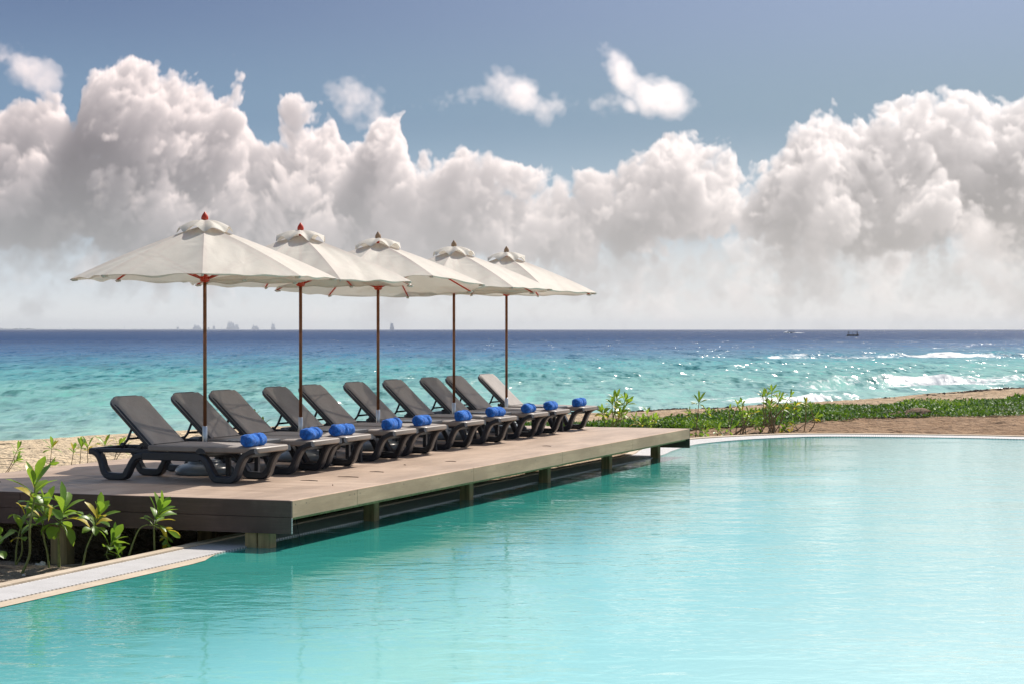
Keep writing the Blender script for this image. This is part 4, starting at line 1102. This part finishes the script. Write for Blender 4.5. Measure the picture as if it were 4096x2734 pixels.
# right-hand shrubs beyond the far end of the deck
RGp = 'leggy shrubs growing beyond the far end of the deck'
def shrub(bpx, Y, rs, label, L=.17, W=.05, n=8, sm='stem'):
    L *= .80; W *= .85; n -= 2
    X = (bpx-2048)/PX*Y; b = Vector((X, Y, gz(X, Y)))
    tl = []
    for r_ in rs:
        x, y = 2380+r_[0]*.4002, 1530+r_[1]*.4002; dY = random.uniform(-.35, .35)
        bb = b + Vector((random.uniform(-.16, .16), random.uniform(-.2, .2), 0)); 
        if len(r_) > 2: bb = on_bg(2380+r_[2]*.4002, Y)
        tl.append((at(x, y, Y+dY), dict(base=tuple(bb), n=n+random.randint(-2, 3))))
    plant('beach_shrub', tuple(b), tl, label, 'shrub', RGp, L=L, W=W, stem_r=.010, stem_m=sm, bow=.10, spread=.95, droop=.12, yellow=.10, span=.07)
shrub(2460, 34.5, [(220, 150), (170, 200), (300, 170), (215, 250), (130, 330), (265, 290), (320, 210), (75, 300), (235, 330), (195, 165), (280, 340)], 'tallest leafy shrub just behind the far end of the deck, right of the last lounger', L=.21, W=.06, n=10)
shrub(2572, 34.5, [(400, 370), (520, 310), (590, 350), (460, 390), (540, 400), (610, 370), (480, 370)], 'low shrub with yellow-green leaves behind the deck end, right of the tall one', L=.18, W=.06)
shrub(2792, 37.0, [(1040, 185)], 'single tall bare stem topped by one rosette above the ground cover', L=.24, W=.06, n=14, sm='stem_brown')
shrub(2800, 36.0, [(1130, 290), (1080, 505), (1110, 490), (1000, 520), (950, 300)], 'low sprigs at the foot of the single tall stem', L=.15)
shrub(2875, 36.5, [(1230, 480), (1210, 440), (1350, 465)], 'small bright yellow-green sprout on the sand near the pool rim', L=.20, W=.06)
shrub(2960, 37.5, [(1345, 260, 1290), (1430, 215, 1360), (1470, 200), (1540, 290), (1470, 260), (1600, 370), (1530, 340), (1490, 330), (1590, 290), (1640, 430), (1600, 410), (1460, 310)], 'spreading shrub with many small rosettes left of the tallest cluster', L=.15, n=8, sm='stem_brown')
shrub(3065, 38.0, [(1700, 120), (1770, 85), (1680, 140), (1840, 150), (1720, 110), (1955, 130, 1780), (1740, 215), (1830, 190), (1900, 250), (1690, 320), (1750, 240), (1860, 150)], 'tallest cluster of rosettes on long crowded stems right of the deck', L=.20, n=9, sm='stem_brown')
shrub(3150, 38.5, [(2010, 220, 1840), (2020, 290, 1850), (2110, 200, 2090), (2155, 245, 2140), (1890, 250, 1800), (1990, 405), (1885, 470), (1905, 450), (2210, 345, 2010), (1960, 420)], 'open shrub with wiry curved stems at the right of the cluster', L=.17, n=8, sm='stem_brown')

# ground cover: one dense mat of small leaves along the back of the beach
def poly_y(xs, ys, x): return float(np.interp(x, xs, ys))
NX_, NY_ = [-6, -1, 1.5, 5, 8.5, 12.3, 14, 18, 26, 34], [33.5, 35.0, 37.2, 40.6, 43.0, 45.4, 46.6, 49.0, 55, 62]
FX_, FY_ = [-6, -1, 1.5, 3.3, 5, 8.5, 12.3, 14, 18, 26, 34], [35.5, 38.2, 39.6, 42.2, 44.6, 48.4, 52.6, 54.5, 58, 66, 75]
rs = np.random.default_rng(77)
NL = 120000
px_ = -4 + 30*rs.random(NL*2)**1.15; t_ = rs.random(NL*2)
lo_ = np.interp(px_, NX_, NY_) + 0.7*fbm2(px_, px_*0+2, .55, 4, 71); hi_ = np.interp(px_, FX_, FY_) + 0.7*fbm2(px_, px_*0+9, .4, 4, 72)
py_ = lo_ + (hi_-lo_)*t_
dn = fbm2(px_, py_, 0.5, 3, 73); keep = (rs.random(NL*2) < 0.80+0.35*dn) & (px_ < 25); px_, py_, t_, dn = px_[keep][:NL], py_[keep][:NL], t_[keep][:NL], dn[keep][:NL]
edge = np.minimum(t_, 1-t_); hgt = (0.04 + 0.13*sstep(edge, 0, .14))*(0.75 + 0.5*fbm2(px_, py_, 0.9, 3, 74)) 
cz = ground_z(px_[:, None], py_[:, None], False)[:, 0] + np.abs(hgt)*rs.random(len(px_))**0.55 + 0.02
n_ = len(px_); Lf = rs.uniform(.045, .095, n_)*(1+0.5*(px_ > 13)); az_ = rs.uniform(0, 2*PI, n_); tl_ = rs.uniform(-.2, 1.1, n_)
d_ = np.stack([np.cos(az_)*np.cos(tl_), np.sin(az_)*np.cos(tl_), np.sin(tl_)], 1); s_ = np.stack([-np.sin(az_), np.cos(az_), rs.uniform(-.4, .4, n_)], 1)
c_ = np.stack([px_, py_, cz], 1)
VV = np.stack([c_, c_+d_*Lf[:, None]*.55+s_*Lf[:, None]*.30, c_+d_*Lf[:, None]*1.15, c_+d_*Lf[:, None]*.55-s_*Lf[:, None]*.30], 1).reshape(-1, 3)
me = bpy.data.meshes.new('ground_cover'); me.vertices.add(len(VV)); me.vertices.foreach_set('co', VV.astype(np.float32).ravel())
me.loops.add(n_*4); me.loops.foreach_set('vertex_index', np.arange(n_*4, dtype=np.int32)); me.polygons.add(n_); me.polygons.foreach_set('loop_start', np.arange(0, n_*4, 4, dtype=np.int32)); me.update(calc_edges=True)
me.materials.append(M['leaf_dark']); ata = me.attributes.new('leafvar', 'FLOAT', 'POINT')
ata.data.foreach_set('value', np.repeat(np.clip(0.45+0.4*dn+rs.uniform(-.4, .45, n_)+0.25*(px_ > 13.5), 0, 1), 4).astype(np.float32))
gc = bpy.data.objects.new('ground_cover', me); COL.objects.link(gc); tag(gc, 'dense mat of dark glossy green creeping leaves along the beach', 'ground cover', kind='stuff')

# wrack line: dark dry weed thrown up along the beach crest
wr_ = np.random.default_rng(9); nw = 1500; wx = 2 + 28*wr_.random(nw)**0.8
wy = np.interp(wx, CX, CY) - 0.55 + 0.5*fbm2(wx, wx*0, 0.35, 3, 81) + wr_.normal(0, 0.22, nw)
kp_ = fbm2(wx, wx*0+4, 0.25, 3, 82) + 0.06*(wx-6) > wr_.normal(0, .25, nw); wx, wy = wx[kp_], wy[kp_]
wz = ground_z(wx[:, None], wy[:, None], True)[:, 0]; WM = MB()
for x_, y_, z_ in zip(wx, wy, wz):
    a_ = wr_.random()*6.3; l_ = wr_.uniform(.05, .16); c_, s2 = math.cos(a_)*l_, math.sin(a_)*l_; h_ = wr_.uniform(.01, .05)
    WM.add([(x_-c_, y_-s2, z_), (x_+s2*.3, y_-c_*.3, z_+h_*.3), (x_+c_, y_+s2, z_+.005), (x_-s2*.3, y_+c_*.3, z_), (x_, y_, z_+h_)], [(0, 1, 4), (1, 2, 4), (2, 3, 4), (3, 0, 4)])
ww = WM.build('seaweed_line', M['weed']); tag(ww, 'broken dark line of dry seaweed along the crest of the beach', 'seaweed', kind='stuff')

# dried root mound and the stones
def lump(name, loc, sx, sy, sz, seed, m, amp=0.25, fib=0.0):
    bm = bmesh.new(); bmesh.ops.create_icosphere(bm, subdivisions=4, radius=1.0); r = np.random.default_rng(seed)
    K_ = r.normal(size=(9, 3))*2.4; ph = r.random(9)*6.3
    for v in bm.verts:
        p = np.array(v.co); q_ = 1+amp*sum(math.sin(float(k@p)+h) for k, h in zip(K_, ph))/4
        if fib: q_ += fib*math.sin(p[0]*26+3*math.sin(p[2]*5+p[1]*4))
        v.co = Vector((p[0]*sx*q_, p[1]*sy*q_, max(p[2], -0.3)*sz*q_))
    me = bpy.data.meshes.new(name); bm.to_mesh(me); bm.free(); me.materials.append(m); me.polygons.foreach_set('use_smooth', [fib > 0]*len(me.polygons))
    o = bpy.data.objects.new(name, me); COL.objects.link(o); o.location = loc; return o
Ym = 43.6; Xm = (3655-2048)/PX*Ym
tag(lump('root_mound', (Xm, Ym, gz(Xm, Ym)+0.01), 0.40, 0.35, 0.14, 4, M['mound'], .45, .09), 'low brown mound of dried root fibre at the edge of the green ground cover', 'root mound')
tag(lump('root_mound', (Xm-0.48, Ym-.1, gz(Xm, Ym)-0.01), 0.28, 0.25, 0.09, 9, M['mound'], .45, .09), 'smaller fibrous hump leaning against the left of the root mound', 'root mound')
b = onground(164, 2262); tag(lump('stone', b, 0.05, 0.045, 0.038, 3, M['stone'], .35), 'pale limestone lump on the dark ground between two shoots', 'stone')
for k, (x, y, s_, lb) in enumerate([(60, 2180, .022, 'small grey stone in the shade at the left under the deck'), (120, 2165, .026, 'grey stone behind the tallest shoot'), (262, 2175, .024, 'grey stone in the dark beneath the deck, left of the brown post'), (92, 2300, .012, 'tiny pale pebble at the foot of the tallest shoot')]):
    b = onground(x, y); tag(lump('stone', b, s_*1.3, s_, s_*.8, 13+k, M['stone'], .35), lb, 'stone')

# ------------------------------------------------------------------ boats and far ships
def hull(mb, L, W, H, z0=0.0, bow=0.35):
    n = 14; rows = []
    for i in range(n+1):
        t = i/n; x = -L/2+L*t; w = W/2*(1-max(0, (t-(1-bow))/bow)**2.0)*(0.85+0.15*min(1, t*5)) ; sh = H*(1+0.35*max(0, t-0.5)**2*4*0.5)
        rows.append([(x, -w*0.55, z0-H*0.35), (x, -w, z0+H*0.5), (x, -w, z0+sh), (x, w, z0+sh), (x, w, z0+H*0.5), (x, w*0.55, z0-H*0.35)])
    vs = [p for r_ in rows for p in r_]; fs = [(i*6+k, i*6+(k+1) % 6, (i+1)*6+(k+1) % 6, (i+1)*6+k) for i in range(n) for k in range(6)]
    fs += [tuple(range(5, -1, -1)), tuple(n*6+k for k in range(6))]; mb.add(vs, fs); return mb
def sea_at(x, Y): return Vector(((x-2048)/PX*Y, Y, SEA_Z))
def person_fig(loc, rz, label, lean=0.1, arm=0.3):
    me = bpy.data.meshes.new('person'); J = [(0, 0, .92), (0, 0.02, 1.15), (lean, 0.02, 1.42), (lean*1.2, .02, 1.52), (lean*1.3, .04, 1.64), (lean*1.3, .04, 1.74),
        (-.10, 0, .86), (-.12, .05, .47), (-.13, 0, .06), (-.13, .14, .03), (.10, 0, .86), (.12, .03, .47), (.14, -.02, .06), (.14, .12, .03),
        (lean-.19, .02, 1.40), (lean-.26, .05, 1.12), (lean-.24, .22, .95), (lean+.19, .02, 1.40), (lean+.28, .08, 1.14), (lean+.22, .28+arm*.1, 1.05)]
    Ee = [(0, 1), (1, 2), (2, 3), (3, 4), (4, 5), (0, 6), (6, 7), (7, 8), (8, 9), (0, 10), (10, 11), (11, 12), (12, 13), (2, 14), (14, 15), (15, 16), (2, 17), (17, 18), (18, 19)]
    R_ = [.15, .13, .15, .06, .095, .085, .09, .065, .045, .04, .09, .065, .045, .04, .055, .042, .035, .055, .042, .035]
    me.from_pydata(J, Ee, []); o = bpy.data.objects.new('person', me); COL.objects.link(o); me.materials.append(M['cloth_dark'])
    md = o.modifiers.new('skin', 'SKIN'); o.modifiers.new('sub', 'SUBSURF').render_levels = 1
    for v, r_ in zip(me.skin_vertices[0].data, R_): v.radius = (r_, r_*0.8)
    me.skin_vertices[0].data[0].use_root = True
    o.location = loc; o.rotation_euler = (0, 0, rz); return tag(o, label, 'person', 'people aboard the distant boats')
# dark canopied boat
Lb = sea_at(3411, 840); bt = empty('motor_boat', Lb, 0, label='dark open boat with a flat canopy on posts, drifting near the horizon at right', cat='boat', group='small boats near the horizon')
hull(MB(), 5.0, 1.9, 0.55, 0.12).build('hull', M['boat_dark'], bt)
MB().box(-1.6, 1.5, -.8, .8, 1.68, 1.76, .02).build('canopy', M['boat_dark'], bt)
for x_ in (-1.5, 0, 1.4):
    for y_ in (-.7, .7): MB().tube([(x_, y_, .5), (x_, y_, 1.7)], .04, 6).build('canopy_post', M['boat_dark'], bt)
MB().box(1.75, 2.15, -.25, .25, .3, 1.15, .03).build('outboard_motor', M['boat_dark'], bt)
person_fig(Lb+Vector((-1.95, 0, .35)), 0.4, 'person in dark clothes standing at the left end of the drifting boat')
person_fig(Lb+Vector((1.95, .1, .45)), 2.4, 'person in dark clothes standing at the right end of the drifting boat')
Lb = sea_at(3163, 1500); bt = empty('motor_boat', Lb, 0, label='small motor boat with a blue canopy speeding left in white spray', cat='boat', group='small boats near the horizon')
hull(MB(), 6.0, 2.1, 0.7, 0.1).build('hull', M['boat_dark'], bt)
MB().box(-1.6, 1.5, -.9, .9, 1.95, 2.25, .05).build('canopy', M['blue_canvas'], bt)
for x_ in (-1.4, 1.3):
    for y_ in (-.8, .8): MB().tube([(x_, y_, .6), (x_, y_, 2.0)], .06, 6).build('canopy_post', M['boat_white'], bt)
sp = lump('boat_spray', Lb+Vector((-2.8, 0, 0.1)), 1.9, 1.6, 0.9, 6, M['foam'], .6); tag(sp, 'burst of white spray at the bow of the blue-canopied boat', 'spray')
sp = lump('boat_wake', Lb+Vector((3.5, 0, 0.0)), 4.8, 1.6, 0.35, 7, M['foam'], .5); tag(sp, 'low strip of white wake trailing the blue-canopied boat', 'wake')
# cruise ships and port buildings on the far side of the strait
def ship(x, Y, L, decks, dh, lab, fun=1, name='cruise_ship', m='ship_white', face=1):
    if Y > 8000: L *= KS; dh *= KS
    o = empty(name, sea_at(x, Y), 0, label=lab, cat='ship', group='pale ships lying on the horizon')
    o.scale = (face, 1, 1)
    hull(MB(), L, L*.16, dh*1.6, dh*.6, .2).build('hull', M[m], o)
    s_ = MB(); z = dh*2.1
    for d in range(decks):
        f = 1-0.38*d/decks; s_.box(-L*.44*f-L*.01*d, L*.40*f, -L*.07, L*.07, z, z+dh*.93, .1); z += dh
    s_.build('superstructure', M[m], o)
    for k in range(fun): MB().box(-L*.26+k*L*.22, -L*.18+k*L*.22, -L*.03, L*.03, z-dh*.2, z+dh*(1.8-.4*k), .3).build('funnel', M['ship_blue'], o)
    MB().tube([(L*.25, 0, z-dh), (L*.25, 0, z+dh*.7)], L*.004, 6).build('mast', M['ship_blue'], o)
YS = 13000; KS = 13/9
ship(925, YS, 44, 5, 4.4, 'largest pale cruise ship on the horizon right of the first umbrella pole', 2)
ship(1021, YS, 34, 3, 3.4, 'cruise ship with a tall winged funnel on the horizon, second right of the first pole', 1)
ship(1093, YS, 20, 4, 4.2, 'narrow cruise ship with a high funnel left of the second umbrella pole', 1)
ship(947, YS+600, 24, 4, 4.0, 'pale ship partly behind the largest cruise ship', 0)
ship(788, YS, 38, 3, 3.6, 'low pale ship on the horizon just left of the first umbrella pole', 1)
ship(1568, 7500, 16, 4, 4.1, 'blue-grey cargo ship end-on beside the third umbrella pole', 1, 'cargo_ship', 'ship_blue')
def tower(name, x, Y, w, h, lab, m='ship_blue', mast=0):
    w *= KS; h *= KS; mast *= KS
    o = empty(name, sea_at(x, Y), 0, label=lab, cat='building')
    s_ = MB().box(-w/2, w/2, -w/2, w/2, 0, h*.86, .2).box(-w*.4, w*.4, -w*.4, w*.4, h*.86, h, .2); s_.build('wall', M[m], o)
    wi = MB()
    for r_ in range(3): wi.box(-w*.38, w*.38, -w/2-.3, -w/2-.05, h*(.15+.24*r_), h*(.24+.24*r_), .05)
    wi.build('window_band', M['coast'], o)
    if mast: MB().tube([(0, 0, h), (0, 0, h+mast)], .5, 6).build('antenna', M[m], o)
tower('port_building', 711, YS, 9, 13, 'square pale building on the horizon left of the first umbrella pole')
tower('port_building', 856, YS, 10, 17, 'building with a tall antenna on the horizon right of the first umbrella pole', mast=17)
tower('port_building', 744+90, YS+300, 7, 10, 'small low block beside the antenna building on the horizon')
for x_, h_, lb in ((78, 18, 'thin mast at the far left of the horizon'), (241, 20, 'thin mast on the horizon left of the nearest umbrella canopy'), (497, 22, 'thin mast on the horizon between the left edge and the first pole'), (887, 18, 'thin mast beside the largest cruise ship')):
    tag(MB().tube([tuple(sea_at(x_, YS)), tuple(sea_at(x_, YS)+Vector((0, 0, h_*KS)))], [1.2, .4], 6).build('radio_mast', M['ship_blue']), lb, 'mast')
cst = MB(); cr_ = random.Random(5)
for k in range(140):
    x = -380 + k*9.5; hh_ = max(0.6, (6.0 if x < 140 else 2.2)*cr_.uniform(.3, 1.2)*(1 if x < 140 else .7)); p = sea_at(x, YS+500)
    cst.box(p.x-10, p.x+10, p.y-20, p.y+20, SEA_Z-1, SEA_Z+hh_*KS+2.0, .2)
cst.build('coastline', M['coast'])['kind'] = 'structure'

# ------------------------------------------------------------------ haze: even, thin sea air that pales the far ships
hm = bpy.data.materials.new('sea_haze'); hm.use_nodes = True; nt = hm.node_tree; nt.nodes.clear()
ho = nt.nodes.new('ShaderNodeOutputMaterial'); pv = nt.nodes.new('ShaderNodeVolumePrincipled')
pv.inputs['Color'].default_value = (0.86, 0.90, 0.95, 1); pv.inputs['Density'].default_value = 0.7e-4; pv.inputs['Anisotropy'].default_value = 0.2
nt.links.new(pv.outputs[0], ho.inputs['Volume'])
hz_ = MB(); hz_.box(-12500, 15500, -60, 21000, -3.0, 75.0, 0.0); hzo = hz_.build('haze', hm); hzo['kind'] = 'stuff'; hzo['label'] = 'thin pale sea haze over the whole scene'
